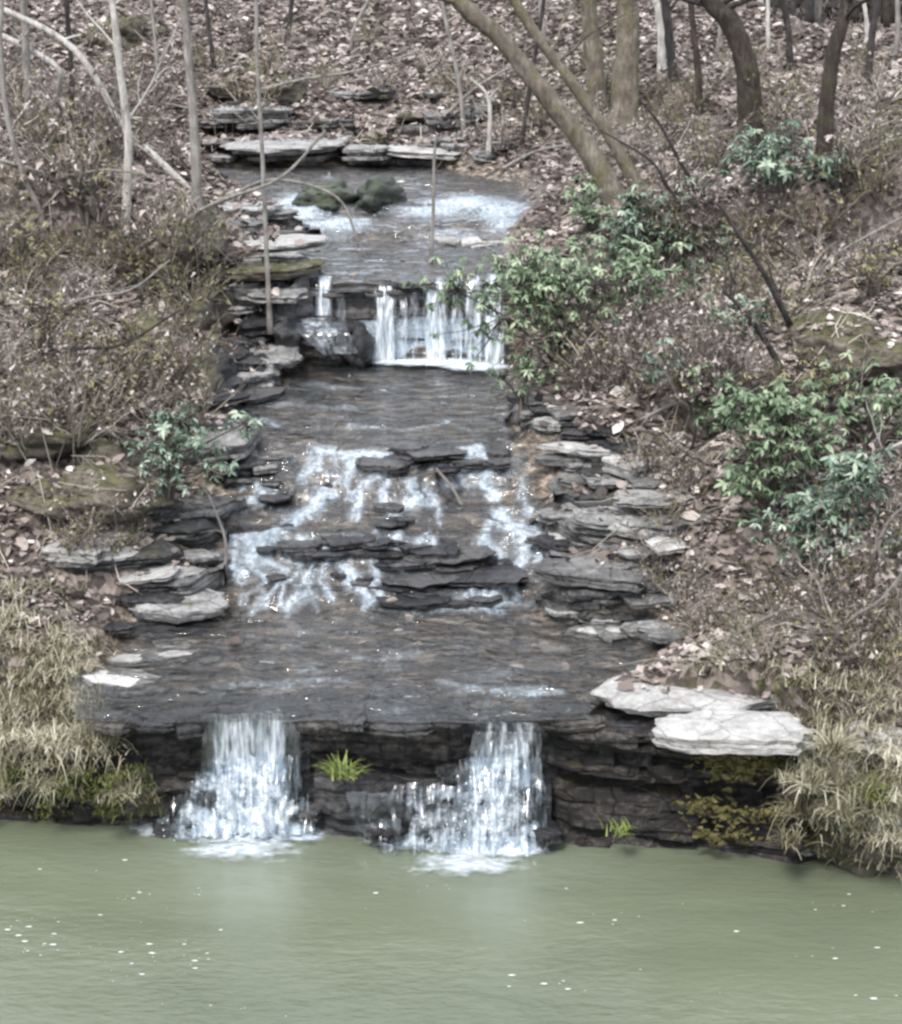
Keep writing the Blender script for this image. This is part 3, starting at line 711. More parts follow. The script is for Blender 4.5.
for k, (a, b, py, up, m, lab) in enumerate([
  (545, 650, 462, .10, 'pale_shelf', 'topmost pale shelf of the layered outcrop right of the cascades'),
  (536, 640, 482, .10, 'shelf', 'second shelf from the top of the layered outcrop right of the cascades'),
  (556, 664, 504, .10, 'shelf', 'dark shelf just below the second one right of the cascades'),
  (548, 660, 530, .11, 'shelf', 'shelf beside the upper end of the right white water'),
  (590, 682, 548, .12, 'pale_shelf', 'pale shelf against the leaf bank right of the lower cascade'),
  (552, 664, 570, .12, 'shelf', 'broad grey shelf beside the middle of the right white water'),
  (540, 690, 596, .12, 'shelf', 'long dark shelf beside the foot of the lower cascade'),
  (556, 680, 618, .10, 'shelf', 'lowest dark shelf but one right of the cascades'),
  (580, 690, 638, .08, 'pale_shelf', 'lowest shelf of the outcrop by the brown pool'),
  (566, 650, 474, .07, 'shelf', 'thin dark shelf directly under the topmost pale one right of the cascades'),
  (530, 610, 516, .06, 'shelf', 'short dark shelf touching the right white water at its top'),
  (600, 676, 518, .08, 'pale_shelf', 'short pale shelf in the upper right of the layered outcrop'),
  (536, 600, 556, .06, 'shelf', 'short dark shelf jutting into the right white water'),
  (606, 690, 584, .08, 'shelf', 'short shelf against the leaves low in the outcrop'),
  (535, 620, 608, .06, 'shelf', 'thin dark shelf at the water below the right white water'),
  (522, 606, 428, .08, 'shelf', 'dark shelf at the right edge of the upper run'),
  (505, 580, 408, .08, 'shelf', 'dark shelf under the thin green sprig'),
  (222, 312, 462, .09, 'shelf', 'dark wet shelf at the left edge of the upper run'),
  (205, 300, 482, .09, 'shelf', 'second dark wet shelf at the left below the small green shrub'),
  (140, 240, 512, .10, 'shelf', 'dark shelf on the left shore above the white water'),
  (105, 225, 536, .12, 'shelf', 'grey shelf on the left shore beside the top of the left white water'),
  (60, 190, 562, .12, 'shelf', 'grey shelf in the leaves of the left shore'),
  (96, 220, 586, .12, 'shelf', 'dark shelf on the left shore above the lone grey slab'),
  (85, 200, 622, .10, 'shelf', 'low grey shelf at the left under the lone grey slab'),
  (208, 300, 214, .12, 'pale_shelf', 'topmost shelf of the rock stairs left of the upper stream'),
  (212, 318, 238, .12, 'shelf', 'second shelf of the rock stairs left of the upper stream'),
  (206, 318, 262, .14, 'pale_shelf', 'third shelf of the rock stairs level with the lip of the upper waterfall'),
  (210, 306, 288, .16, 'shelf', 'fourth shelf of the rock stairs beside the upper waterfall'),
  (214, 300, 312, .16, 'shelf', 'fifth shelf of the rock stairs beside the upper waterfall'),
  (225, 320, 346, .14, 'shelf', 'lowest dark shelf of the rock stairs at the plunge pool'),
  (210, 300, 116, .20, 'shelf', 'dark layered shelf below the moss topped boulder at the top'),
  (226, 345, 160, .14, 'pale_shelf', 'long grey shelf along the far side of the topmost pool'),
  (350, 500, 164, .12, 'shelf', 'low rocky shelf at the right of the far side of the topmost pool'),
  (385, 500, 132, .20, 'shelf', 'grey shelf in the leaves behind the topmost pool')]):
    shelf(lab, a, b, py, up, m, 40 + k)
m_ = MB()
# moss on the right ledge
def moss_patch(label, spots, y, n):
    mb = MB()
    for px, py, a, b in spots:
        for k in range(n):
            q = at_y(random.gauss(px, a), random.gauss(py, b), y + uni(-.04, .12)); mb.cur = rnd()
            s = uni(.012, .035)
            vs = [mb.add(q + Vector((uni(-s, s) * 1.6, uni(-s, s), uni(-s, s)))) for _ in range(6)]
            mb.face(vs[0], vs[1], vs[2]); mb.face(vs[2], vs[3], vs[4]); mb.face(vs[0], vs[4], vs[5]); mb.face(vs[1], vs[3], vs[5])
    return tag(mb.build('moss', MATS['moss']), label, 'moss', None, 'stuff')
YM = ys(X(740, YL))
moss_patch('yellow green moss hanging over the edge of the right ledge', [(718, 758, 8, 6), (735, 770, 14, 6), (760, 764, 14, 5), (785, 770, 8, 6)], YM - .30, 160)
moss_patch('dull moss on the lower face of the right ledge', [(700, 805, 12, 5), (740, 815, 20, 6), (725, 835, 20, 4), (780, 812, 10, 6)], YM - .22, 70)

# ------------------------------------------------------------------ waterfalls
def sheet(mb, rows, nu, nv, amp, fo, uvs, dens, seed=0, edge=.18):
    """rows: (px left, px right, py, y) down the fall"""
    base = len(mb.v)
    for j in range(nv + 1):
        t = j / nv * (len(rows) - 1); i = min(int(t), len(rows) - 2); f = t - i
        r = [rows[i][k] + (rows[i + 1][k] - rows[i][k]) * f for k in range(4)]
        for c in range(nu + 1):
            u = c / nu; px = r[0] + (r[1] - r[0]) * u
            p = at_y(px, r[2], r[3])
            p.y += amp * (FB(p.x * 7, p.z * 1.4, seed, 3) + .5 * N(p.x * 22, p.z * 5, seed))
            mb.add(p); uvs.append((p.x, p.z + p.y))
            ed = max(0, min(u, 1 - u) / edge + (.9 * FB(p.x * 5, p.z * 5, seed + 7, 3) if edge > .2 else 0))
            fo.append((min(1, ed) * .75 + .25 * min(1, ed * 3) - .25) * dens(u, j / nv) )
    for j in range(nv):
        for c in range(nu):
            a = base + j * (nu + 1) + c; mb.face(a, a + 1, a + nu + 2, a + nu + 1)
def with_uv(o, uvs):
    me = o.data; l = me.uv_layers.new(name='UVMap')
    idx = [0] * len(me.loops); me.loops.foreach_get('vertex_index', idx)
    l.data.foreach_set('uv', [c for i in idx for c in uvs[i]])
def drops(name, parent, boxes):
    mb = MB()
    for n, px0, px1, py0, py1, y0, y1, s0, s1 in boxes:
        for _ in range(n):
            p = at_y(px0 + (px1 - px0) * (.5 + .5 * (rnd() + rnd() + rnd() - 1.5) / 1.5), uni(py0, py1), uni(y0, y1))
            if p.z < 0.01: p.z = .01
            s = uni(s0, s1) * (1 if rnd() < .8 else 1.6)
            d = [Vector((s, 0, 0)), Vector((-s, 0, 0)), Vector((0, s, 0)), Vector((0, -s, 0)), Vector((0, 0, s * 1.3)), Vector((0, 0, -s * 1.3))]
            q = [mb.add(p + k) for k in d]
            for a in ((0, 2, 4), (2, 1, 4), (1, 3, 4), (3, 0, 4), (2, 0, 5), (1, 2, 5), (3, 1, 5), (0, 3, 5)): mb.face(*(q[i] for i in a))
    return mb.build(name, MATS['spray'], parent, True)
def foam_disc(parent, blobs, z):
    mb = MB(); fo = []; uvs = []
    for px, py, a, b, s in blobs:
        c = at_z(px, py, z); ax = a * mpp(c.y, z); q = abs(at_z(px, py - b, z).y - at_z(px, py + b, z).y) / 2
        c0 = len(mb.v); n = 28; mb.add(c + Vector((0, 0, .03))); fo.append(s); uvs.append((c.x, c.y))
        for rr in (.3, .6, .85, 1.0):
            for k in range(n):
                an = 2 * math.pi * k / n; w = rr * (1 + .25 * N(math.cos(an) * 2 + c.x, math.sin(an) * 2, c.y))
                p = c + Vector((ax * math.cos(an) * w, q * math.sin(an) * w, .03 * (1 - rr) + .008 + .02 * (1 - rr) * N(an * 4, rr * 6, c.x)))
                mb.add(p); fo.append(s * (1 - rr ** 1.6) ); uvs.append((p.x, p.y))
        for k in range(n): mb.face(c0, c0 + 1 + k, c0 + 1 + (k + 1) % n)
        for r in range(3):
            for k in range(n):
                a1 = c0 + 1 + r * n + k; b1 = c0 + 1 + r * n + (k + 1) % n; mb.face(a1, a1 + n, b1 + n, b1)
        z += .004
    o = mb.build('foam', MATS['foam'], parent, True, {'foam': fo}); with_uv(o, uvs); return o
def waterfall(label, curtains, froths, dropboxes, foams, zf):
    e = empty('waterfall', at_y(curtains[0][0][0][0], curtains[0][0][-1][2], curtains[0][0][0][3]))
    bpy.context.view_layer.update(); inv = Matrix.Translation(-e.location)
    tag(e, label, 'waterfall', 'waterfalls of the creek')
    kids = []
    for nm, mat, L in (('water_curtain', 'fall', curtains), ('white_water', 'froth', froths)):
        for rows, dens, amp in L:
            mb = MB(); fo = []; uvs = []
            h = abs(rows[0][2] - rows[-1][2])
            sheet(mb, rows, max(10, int(abs(rows[-1][1] - rows[-1][0]) * .7)), max(10, int(h * .6)), amp, fo, uvs, dens, len(kids), .30 if mat == 'froth' else .18)
            o = mb.build(nm, MATS[mat], e, True, {'foam': fo}); with_uv(o, uvs); kids.append(o)
    if dropboxes: kids.append(drops('spray', e, dropboxes))
    if foams: kids.append(foam_disc(e, foams, zf))
    for k in kids: k.data.transform(inv)
    return e
one = lambda u, v: 1.0
S1 = ys(X(250, YL)); S2 = ys(X(490, YL))
waterfall('left hand lower waterfall pouring in streaks into the green pool',
  [([(204, 298, 714, Y1 + .16), (203, 299, 719, S1 - .04), (202, 300, 742, S1 - .08), (201, 301, 782, S1 - .11)], lambda u, v: .88 + .1 * v, .035),
   ([(206, 296, 718, S1 - .03), (208, 298, 742, S1 - .06), (203, 299, 775, S1 - .09)], lambda u, v: .7, .03)],
  [([(206, 300, 758, S1 - .10), (194, 303, 778, S1 - .14), (172, 308, 800, S1 - .18), (148, 318, 834, S1 - .22)], lambda u, v: .92 + .5 * v, .13),
   ([(232, 298, 754, S1 - .12), (205, 300, 776, S1 - .17), (182, 308, 804, S1 - .22), (166, 314, 836, S1 - .26)], lambda u, v: .86 + .5 * v, .14)],
  [(70, 165, 315, 780, 836, S1 - .45, S1 - .2, .003, .008), (30, 120, 330, 820, 842, S1 - .5, S1 - .25, .003, .008)],
  [(240, 833, 108, 16, 1.35), (185, 830, 84, 12, 1.2), (290, 835, 56, 13, 1.2), (240, 850, 110, 26, .85)], .0)
waterfall('right hand lower waterfall spreading in white threads over dark rock into the pool',
  [([(476, 545, 722, Y1 + .16), (474, 543, 732, S2 - .03), (468, 541, 752, S2 - .08), (460, 541, 786, S2 - .12)], lambda u, v: .74 + .24 * v, .05)],
  [([(462, 541, 758, S2 - .10), (452, 543, 774, S2 - .14), (428, 545, 786, S2 - .18), (414, 546, 800, S2 - .22)], lambda u, v: .70 + .25 * u, .10),
   ([(394, 545, 784, S2 - .17), (388, 546, 797, S2 - .22), (381, 547, 822, S2 - .28), (372, 549, 853, S2 - .34)], lambda u, v: .58 + .28 * u + .22 * v, .13),
   ([(478, 540, 742, S2 - .10), (462, 543, 786, S2 - .20), (450, 546, 815, S2 - .28), (436, 548, 853, S2 - .35)], lambda u, v: .78 + .40 * v, .14),
   ([(345, 400, 792, S2 - .16), (350, 398, 808, S2 - .21), (356, 396, 842, S2 - .26)], lambda u, v: .44, .05)],
  [(60, 440, 552, 775, 850, S2 - .5, S2 - .2, .003, .008), (36, 375, 550, 815, 852, S2 - .55, S2 - .25, .003, .008)],
  [(495, 847, 74, 15, 1.35), (425, 842, 84, 13, 1.25), (515, 850, 50, 13, 1.2), (465, 866, 110, 24, .82)], .0)
U = Y2
waterfall('upper waterfall falling in separate white ribbons over a dark ledge behind the green shrub',
  [([(a, b, t - 5, U + (.3 if t < 284 else .02)), (a, b, t, U - .02), (a - 1, b + 1, t + 12, U - .08), (a - 3, b + 2, (t + 364) / 2, U - .15), (a - 5 * sp, b + 6 * sp, 364, U - .22)], (lambda s: (lambda u, v: s * (.74 + .35 * v)))(d), .06)
   for a, b, t, d, sp in ((375, 395, 291, 1.05, .5), (400, 407, 296, .75, .3), (411, 418, 288, .55, .3), (425, 447, 282, 1.05, .4), (452, 462, 282, .8, .3), (465, 482, 281, .95, .4), (485, 503, 279, 1.15, .6))]
  + [([(316, 333, 276, U + .2), (316, 332, 284, U - .02), (315, 332, 318, U - .12)], lambda u, v: 1.0, .03), ([(337, 345, 290, U - .02), (337, 347, 335, U - .12)], lambda u, v: .6, .03)],
  [([(284, 340, 318, U - .45), (288, 344, 322, U - .70), (300, 350, 334, U - .92), (322, 358, 354, U - .98)], lambda u, v: .70, .05)],
  [(30, 372, 505, 350, 366, U - .6, U - .2, .005, .012)],
  [(430, 363, 88, 6, 1.3), (475, 368, 54, 6, 1.3), (380, 359, 40, 4, 1.0)], Z2B + .02)
# flecks of foam and glints on the pool, the glints modelled as pale discs
mb = MB()
clus = [(uni(10, 230), uni(850, 960), uni(8, 34)) for _ in range(16)] + [(610, 917, 44), (590, 919, 30), (865, 1000, 22), (845, 905, 16)] + [(uni(0, 900), uni(870, 1020), uni(10, 40)) for _ in range(8)]
for k in range(130):
    cx_, cy_, sx_ = random.choice(clus); px, py = random.gauss(cx_, sx_), random.gauss(cy_, 3.5)
    if rnd() < .12: px, py = uni(0, 900), uni(850, 1024)
    p = at_z(px, py, .006); s = .0025 + .011 * rnd() ** 2.5; mb.cur = rnd(); n = 7
    c = mb.add(p + Vector((0, 0, s * .5))); ph = rnd() * 6
    q = [mb.add(p + Vector((math.cos(ph + 6.283 * i / n) * s * uni(1.5, 3.0), math.sin(ph + 6.283 * i / n) * s * uni(.6, 1.1), 0))) for i in range(n)]
    for i in range(n): mb.face(c, q[i], q[(i + 1) % n])
m_, nt_ = new_mat('foam_glint'); g_ = G(nt_); g_.out(g_.pbr((.46, .50, .46), .5)); MATS['fleck'] = m_
tag(mb.build('foam_glint_flecks', MATS['fleck'], None, True), 'white flecks of foam and modelled glints on the green pool', 'foam', None, 'stuff')

bpy.context.view_layer.update()
vv = [Vector(v.co) for v in bpy.data.objects['terrain'].data.vertices]; ff_ = [tuple(p.vertices) for p in bpy.data.objects['terrain'].data.polygons]
for o in list(COL.objects):
    if o.type == 'MESH' and o.name.split('.')[0] in ('rock_slab', 'boulder', 'stone', 'rock_ledge'):
        b = len(vv); mw = Matrix.LocRotScale(o.location, o.rotation_euler, o.scale)
        vv += [mw @ v.co for v in o.data.vertices]; ff_ += [tuple(b + i for i in p.vertices) for p in o.data.polygons]
NT = len(bpy.data.objects['terrain'].data.polygons)
BV = BVHTree.FromPolygons(vv, ff_)
# ------------------------------------------------------------------ leaf litter and twigs on the ground
def litter():
    mb = MB(); n = 0
    while n < 158000:
        u = rnd(); y = 14.2 + 44 * u ** 1.25
        x = uni(-1, 1) * (.275 * y + 2.6)
        if y < ys(x) + .25: continue
        if y < Y3 + .3:
            c = creek_amt(x, max(y, Y1))
            if c < .25 and rnd() > .02 + max(0, c) * 1.6: continue
        dens = .75 + .7 * N(x * .5, y * .4, 8)
        if rnd() > dens + .35: continue
        p_, nn, ix_, _d = BV.ray_cast(Vector((x, y, 60)), Vector((0, 0, -1))); z = p_.z
        if nn.z < .35 or (ix_ >= NT and rnd() > (.17 if y < Y2 + 5 else .4)): continue
        if y < Y3 and creek_amt(x, max(y, Y1)) < .6 and rnd() > .5: continue
        s = uni(.028, .062) * (1 + .028 * (y - 14)); 
        pat = FB(x * .6, y * .5, 20, 3) * .22
        mb.cur = min(1, max(0, random.gauss(.45, .27) + pat))
        s *= max(.5, random.gauss(1, .3)); q = (Matrix.Rotation(rnd() * 6.283, 3, 'Z') @ Matrix.Rotation(random.gauss(0, .5), 3, 'X') @ Matrix.Rotation(random.gauss(0, .4), 3, 'Y'))
        b = Vector((x, y, z + uni(.005, .05)))
        w = s * uni(.45, .75); cu = s * uni(-.1, .5)
        pts = [(-s, 0, cu * .5), (-s * .3, w, cu), (-s * .3, 0, 0), (-s * .3, -w, cu), (s * .45, w * .75, cu * .8), (s * .45, 0, 0), (s * .45, -w * .75, cu * .9), (s, 0, cu * .6)]
        i = [mb.add(b + q @ Vector(p)) for p in pts]
        mb.face(i[0], i[2], i[1]); mb.face(i[0], i[3], i[2]); mb.face(i[1], i[2], i[5], i[4]); mb.face(i[2], i[3], i[6], i[5]); mb.face(i[4], i[5], i[7]); mb.face(i[5], i[6], i[7])
        n += 1
    tag(mb.build('leaves', MATS['litter']), 'brown and pinkish dead leaves covering both banks and the hillside', 'leaf litter', None, 'stuff')
litter()
def sticks(n):
    mb = MB(); k = 0
    while k < n:
        y = 14.5 + 36 * rnd() ** 1.3; x = uni(-1, 1) * (.275 * y + 1)
        if y < ys(x) + .3 or (y < Y3 + .3 and creek_amt(x, max(y, Y1)) < .7): continue
        z, nn = down(x, y); a = rnd() * 6.283; L = uni(.15, .7); mb.cur = rnd()
        p = [Vector((x, y, z + .03)), Vector((x + math.cos(a) * L * .5, y + math.sin(a) * L * .5, 0)), Vector((x + math.cos(a + .2) * L, y + math.sin(a + .2) * L, 0))]
        for q in p[1:]: q.z = down(q.x, q.y)[0] + uni(.03, .16)
        r = uni(.003, .006) * (1 + .03 * (y - 14)); tube(mb, p, [r, r, r * .6], 3, 0, False); k += 1
    tag(mb.build('fallen_twigs', MATS['twig']), 'thin grey dead twigs scattered over the leaf covered banks', 'twigs', None, 'stuff')
sticks(4200)

# ------------------------------------------------------------------ plants
def grow_twigs(mb, p, d, L, r, depth, rg, droop=.0):
    n = 5; pts = [p.copy()]; rad = [r]
    cur = p.copy(); dd = d.normalized()
    for i in range(n):
        dd = (dd + Vector((rg.uniform(-.25, .25), rg.uniform(-.25, .25), rg.uniform(-.2, .2) - droop))).normalized()
        cur = cur + dd * (L / n); pts.append(cur.copy()); rad.append(r * (1 - .65 * (i + 1) / n))
    mb.cur = min(1, max(0, rg.gauss(.5, .25)))
    tube(mb, pts, rad, 3 if depth < 2 else 4, 0, False)
    if depth > 0:
        for i in range(1, n + 1):
            for _ in range(rg.choice((0, 1, 1, 2)) if depth > 1 else rg.choice((0, 1))):
                sd = (dd + Vector((rg.uniform(-1, 1), rg.uniform(-1, 1), rg.uniform(-.5, .8)))).normalized()
                grow_twigs(mb, pts[i], sd, L * rg.uniform(.4, .65), max(.0028, rad[i] * .6), depth - 1, rg, droop)
def bare_bush(seed, mat):
    rg = random.Random(seed); e = empty('bare_bush')
    mb = MB()
    for k in range(9):
        an = rg.uniform(0, 6.283); sp = rg.uniform(.1, .9)
        grow_twigs(mb, Vector((math.cos(an) * .08, math.sin(an) * .08, -.08)), Vector((math.cos(an) * sp, math.sin(an) * sp, 1)), rg.uniform(.55, 1.0), rg.uniform(.010, .019), 2, rg, .03)
    mb.build('stems', MATS[mat], e)
    # a few withered leaves still hanging on
    lf = MB()
    for k in range(190):
        v = Vector(mb.v[rg.randrange(len(mb.v))]); s = rg.uniform(.02, .055); lf.cur = rg.uniform(.2, .95)
        a = [lf.add(v + Vector((rg.uniform(-s, s), rg.uniform(-s, s), rg.uniform(-s, s)))) for _ in range(4)]
        lf.face(*a)
    lf.build('withered_leaves', MATS['olive' if seed % 2 else 'litter'], e)
    return e
bushes = [bare_bush(40 + i, 'twig') for i in range(4)] + [bare_bush(60 + i, 'darktwig') for i in range(3)]
first = [True] * len(bushes)
def put(proto_list, flags, idx, p, s, label, cat, group, tilt=.15, sz=None):
    o = proto_list[idx] if flags[idx] else copy_tree(proto_list[idx]); flags[idx] = False
    o.location = p; o.scale = (s, s, sz or s); o.rotation_euler = (uni(-tilt, tilt), uni(-tilt, tilt), rnd() * 6.283)
    tag(o, label, cat, group); return o
def scatter_bush(n, box, sr, idxs, label, group):
    k = 0; tr = 0
    while k < n and tr < 500:
        tr += 1
        px, py = uni(box[0], box[2]), uni(box[1], box[3]); p = hit(px, py)
        if not p or (p.y < Y3 and creek_amt(p.x, max(p.y, Y1)) < .3): continue
        put(bushes, first, random.choice(idxs), p - Vector((0, 0, .02)), uni(*sr), label, 'bush', group); k += 1
scatter_bush(28, (-10, 210, 200, 330), (.55, .95), [0, 1, 2, 3], 'bare grey twiggy bush on the left bank below the white saplings', 'bare bushes on the left bank')
scatter_bush(24, (-10, 330, 200, 440), (.5, .9), [0, 1, 2, 4], 'bare twiggy bush low on the left bank beside the mossy rocks', 'bare bushes low on the left bank')
scatter_bush(17, (-10, 90, 180, 200), (.8, 1.3), [0, 1, 4, 5], 'bare brush behind the white saplings at the upper left', 'bare brush at the upper left')
scatter_bush(28, (580, 350, 750, 410), (.6, .95), [4, 5, 6, 4, 0], 'dense purplish bare bush on the right bank below the green shrubs', 'bare bushes on the right bank')
scatter_bush(26, (650, 220, 880, 330), (.6, 1.0), [4, 5, 0, 1], 'bare bush higher on the right bank among the green shrubs', 'bare bushes high on the right bank')
scatter_bush(19, (840, 540, 910, 660), (.6, .95), [0, 1, 4, 6], 'grey twiggy bush at the right edge beside the large green shrub', 'grey bushes at the right edge')
scatter_bush(15, (690, 600, 800, 660), (.3, .5), [1, 2, 5], 'low bare twigs on the right bank above the white slabs', 'low twigs above the white slabs')
scatter_bush(22, (480, 90, 700, 200), (.6, 1.1), [0, 1, 2, 5], 'bare brush around the leaning trunks', 'bare brush around the leaning trunks')
scatter_bush(19, (700, 60, 900, 200), (.6, 1.1), [0, 1, 5], 'bare brush under the trees at the upper right', 'bare brush under the right trees')
scatter_bush(13, (210, 40, 480, 110), (.6, .9), [0, 3, 1], 'bare brush on the hillside above the topmost pool', 'bare brush on the hillside')

scatter_bush(12, (640, 450, 705, 640), (.3, .55), [0, 4, 5, 1], 'small bare bush growing over the bank end of the layered outcrop', 'small bushes over the outcrop')
scatter_bush(8, (60, 500, 150, 590), (.3, .5), [0, 1, 4], 'small bare bush among the stones of the left shore', 'small bushes on the left shore')
def leaf_blade(mb, b, q, L, w, bend):
    pts = []
    for t, ww in ((0, .15), (.35, .9), (.7, .85), (1, .05)):
        z = -bend * t * t * L
        pts.append((t * L, ww * w, z))
    ix = []
    for x, ww, z in pts:
        ix.append([mb.add(b + q @ Vector((x, ww, z + ww * .35))), mb.add(b + q @ Vector((x, 0, z))), mb.add(b + q @ Vector((x, -ww, z + ww * .35)))])
    for a, c in zip(ix, ix[1:]):
        mb.face(a[0], a[1], c[1], c[0]); mb.face(a[1], a[2], c[2], c[1])
def evergreen(name, label, px, py, wpx, hpx, n, mat, L=.12, seed=0, lean=0, base=None, clumps=7):
    """an evergreen shrub; px, py is its foot, wpx x hpx its size in the photograph"""
    rg = random.Random(seed); p = hit(px, py); m = mpp(p.y, p.z); w, h = wpx * m * .5, hpx * m
    e = empty(name, p); tag(e, label, 'shrub', 'evergreen shrubs')
    st = MB(); lf = MB()
    cl = []
    for k in range(clumps):
        a = rg.uniform(0, 6.283); rr = rg.uniform(.1, .95)
        cl.append((Vector((math.cos(a) * rr * w + lean * w, math.sin(a) * rr * w * .7, h * rg.uniform(.25, .85))), rg.uniform(.30, .55) * min(w, h)))
    for c, r in cl:
        st.cur = rg.uniform(.2, .7)
        mid = Vector((c.x * .35, c.y * .35, c.z * .55))
        tube(st, catmull([(rg.uniform(-.06, .06), rg.uniform(-.06, .06), -.12), mid, c], 4), [.022 - .0018 * i for i in range(9)], 5, 0, False)
    for k in range(n):
        c, r = rg.choice(cl)
        v = Vector((rg.gauss(0, 1), rg.gauss(0, 1), rg.gauss(.25, 1))).normalized() * r * rg.uniform(.35, 1.15)
        v.z *= .8; q = c + v
        if q.z < .05: continue
        st.cur = rg.uniform(.1, .6)
        tube(st, [c + v * .05, c + v * .6 + Vector((0, 0, -.03)), q], [.007, .005, .004], 3, 0, False)
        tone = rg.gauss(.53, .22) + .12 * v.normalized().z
        sz = rg.uniform(.55, 1.2); nl = rg.randint(4, 9); ph = rg.uniform(0, 6)
        ax = Matrix.Rotation(rg.gauss(0, .35), 3, 'X') @ Matrix.Rotation(rg.gauss(0, .35), 3, 'Y')
        for i in range(nl):
            lf.cur = min(1, max(0, tone + rg.gauss(0, .14)))
            rot = ax @ Matrix.Rotation(ph + 6.283 * i / nl + rg.uniform(-.3, .3), 3, 'Z') @ Matrix.Rotation(rg.uniform(-.25, .75), 3, 'Y')
            leaf_blade(lf, q, rot, L * sz * rg.uniform(.6, 1.15), L * sz * rg.uniform(.14, .21), rg.uniform(.1, .5))
    st.build('stems', MATS['darktwig'], e); lf.build('foliage', MATS[mat], e)
    return e
EG = 'evergreen_shrub'
for a in [
  ('bright green leafy shrub overhanging the right side of the upper waterfall', 560, 378, 235, 128, 480, 'evergreen', .13, -.12, 19),
  ('pale green leafy shrub beside the foot of the leaning trunk', 668, 270, 110, 90, 100, 'bluegreen', .14, 0, 9),
  ('pale green sprays on the bank between the overhanging shrub and the pale shrub above it', 622, 268, 90, 60, 70, 'bluegreen', .12, 0, 8),
  ('bluish green shrub at the foot of the dark curved trunk', 785, 196, 110, 70, 90, 'bluegreen', .16, 0, 8),
  ('large glossy green shrub hanging down the right bank', 768, 520, 135, 150, 260, 'evergreen', .12, 0, 15),
  ('dark bluish shrub right of the large glossy one', 828, 585, 145, 150, 260, 'bluegreen', .12, 0, 15),
  ('loose green shrub at the right edge above the large glossy one', 872, 455, 130, 95, 110, 'evergreen', .11, 0, 10),
  ('small pale green shrub leaning over the left edge of the upper run', 165, 490, 140, 86, 120, 'bluegreen', .11, .25, 11),
  ('small light green shrub between bare bushes behind the large one', 738, 345, 80, 50, 44, 'bluegreen', .12, 0, 6),
  ('little pale green sprig above the dark stones right of the upper run', 680, 388, 70, 42, 34, 'bluegreen', .12, 0, 5),
  ('thin green sprig hanging over the plunge pool below the upper waterfall', 522, 410, 70, 60, 34, 'evergreen', .10, -.2, 6),
  ('light green shrub on the bank above the upper waterfall', 588, 236, 80, 56, 52, 'evergreen', .13, 0, 6),
  ('sparse pale sprays reaching up between the pale shrub and the dark leaning stem', 712, 285, 90, 60, 44, 'bluegreen', .12, 0, 7),
  ('sparse green sprays linking the overhanging shrub with the pale one above', 640, 305, 100, 60, 60, 'evergreen', .12, 0, 8),
  ('thin green sprays above the large glossy shrub near the mossy brown rock', 720, 420, 70, 60, 40, 'evergreen', .11, 0, 6),
  ('olive tinted shrub on the left bank below the bare bushes', 85, 215, 110, 70, 70, 'olive', .09, 0, 9),
  ('olive green low shrub among the mossy rocks of the left bank', 135, 400, 120, 80, 90, 'olive', .08, 0, 10),
  ('olive brush just left of the mossy brown boulder', 150, 300, 110, 70, 80, 'olive', .08, 0, 10),
  ('olive brush at the left edge above the mossy boulder', 40, 360, 120, 70, 80, 'olive', .08, 0, 10),
  ('thin olive brush at the left edge under the crooked pale stem', 20, 280, 110, 60, 70, 'olive', .08, 0, 9),
  ('olive shrub under the yellow mossy mound at the right', 815, 425, 130, 70, 90, 'olive', .09, 0, 9),
  ('thin olive brush at the right edge above the yellow mossy mound', 870, 300, 100, 50, 50, 'olive', .08, 0, 7)]:
    lab, px, py, w, h, n, mat, L, lean, cl = a; n = int(n * 1.45); L *= .86
    evergreen(EG if mat != 'olive' else 'olive_shrub', lab, px, py, w, h, n, mat, L, px, lean, None, cl)

def blades(mb, p, n, L, spread, rg, down_=.6, w=.006):
    tone = rg.gauss(.5, .2)
    for k in range(n):
        a = rg.uniform(0, 6.283); o = p + Vector((rg.gauss(0, spread), rg.gauss(0, spread), 0))
        l = L * rg.uniform(.4, 1.2); mb.cur = min(1, max(0, rg.gauss(tone, .2)))
        d = Vector((math.cos(a), math.sin(a), 0)); s = Vector((-d.y, d.x, 0)) * w * rg.uniform(.7, 1.4); prev = None
        out = rg.uniform(.3, 1.0)
        for i in range(5):
            t = i / 4
            c = o + d * (l * out * t) + Vector((0, 0, l * (t * (1.1 - out * .35) - down_ * out * t * t)))
            ww = s * (1 - t * .85); r = (mb.add(c - ww), mb.add(c + ww))
            if prev: mb.face(prev[0], prev[1], r[1], r[0])
            prev = r
def grass_field(label, spots, mat, name='grass'):
    mb = MB(); rg = random.Random(len(label))
    for px0, py0, px1, py1, n, L, nb in spots:
        for _ in range(n):
            p = hit(rg.uniform(px0, px1), rg.uniform(py0, py1))
            if not p or p.z < .05: continue
            blades(mb, p, nb, L * rg.uniform(.45, .95), .08, rg, .95, .006)
    return tag(mb.build(name, MATS[mat]), label, 'grass', None, 'stuff')
grass_field('tall dry straw coloured grass drooping over the left shore', [(-90, 580, 70, 740, 200, .27, 40), (-90, 690, 95, 752, 95, .28, 36), (20, 640, 95, 730, 50, .28, 36)], 'grass')
def hanging(label, spots, mat, L):
    mb = MB(); rg = random.Random(len(label))
    for px, py, off in spots: blades(mb, at_y(px, py, ys(X(px, YL)) + off), 34, L * rg.uniform(.6, 1.2), .06, rg, 1.25, .006)
    return tag(mb.build('grass', MATS[mat]), label, 'grass', None, 'stuff')
_g = random.Random(9)
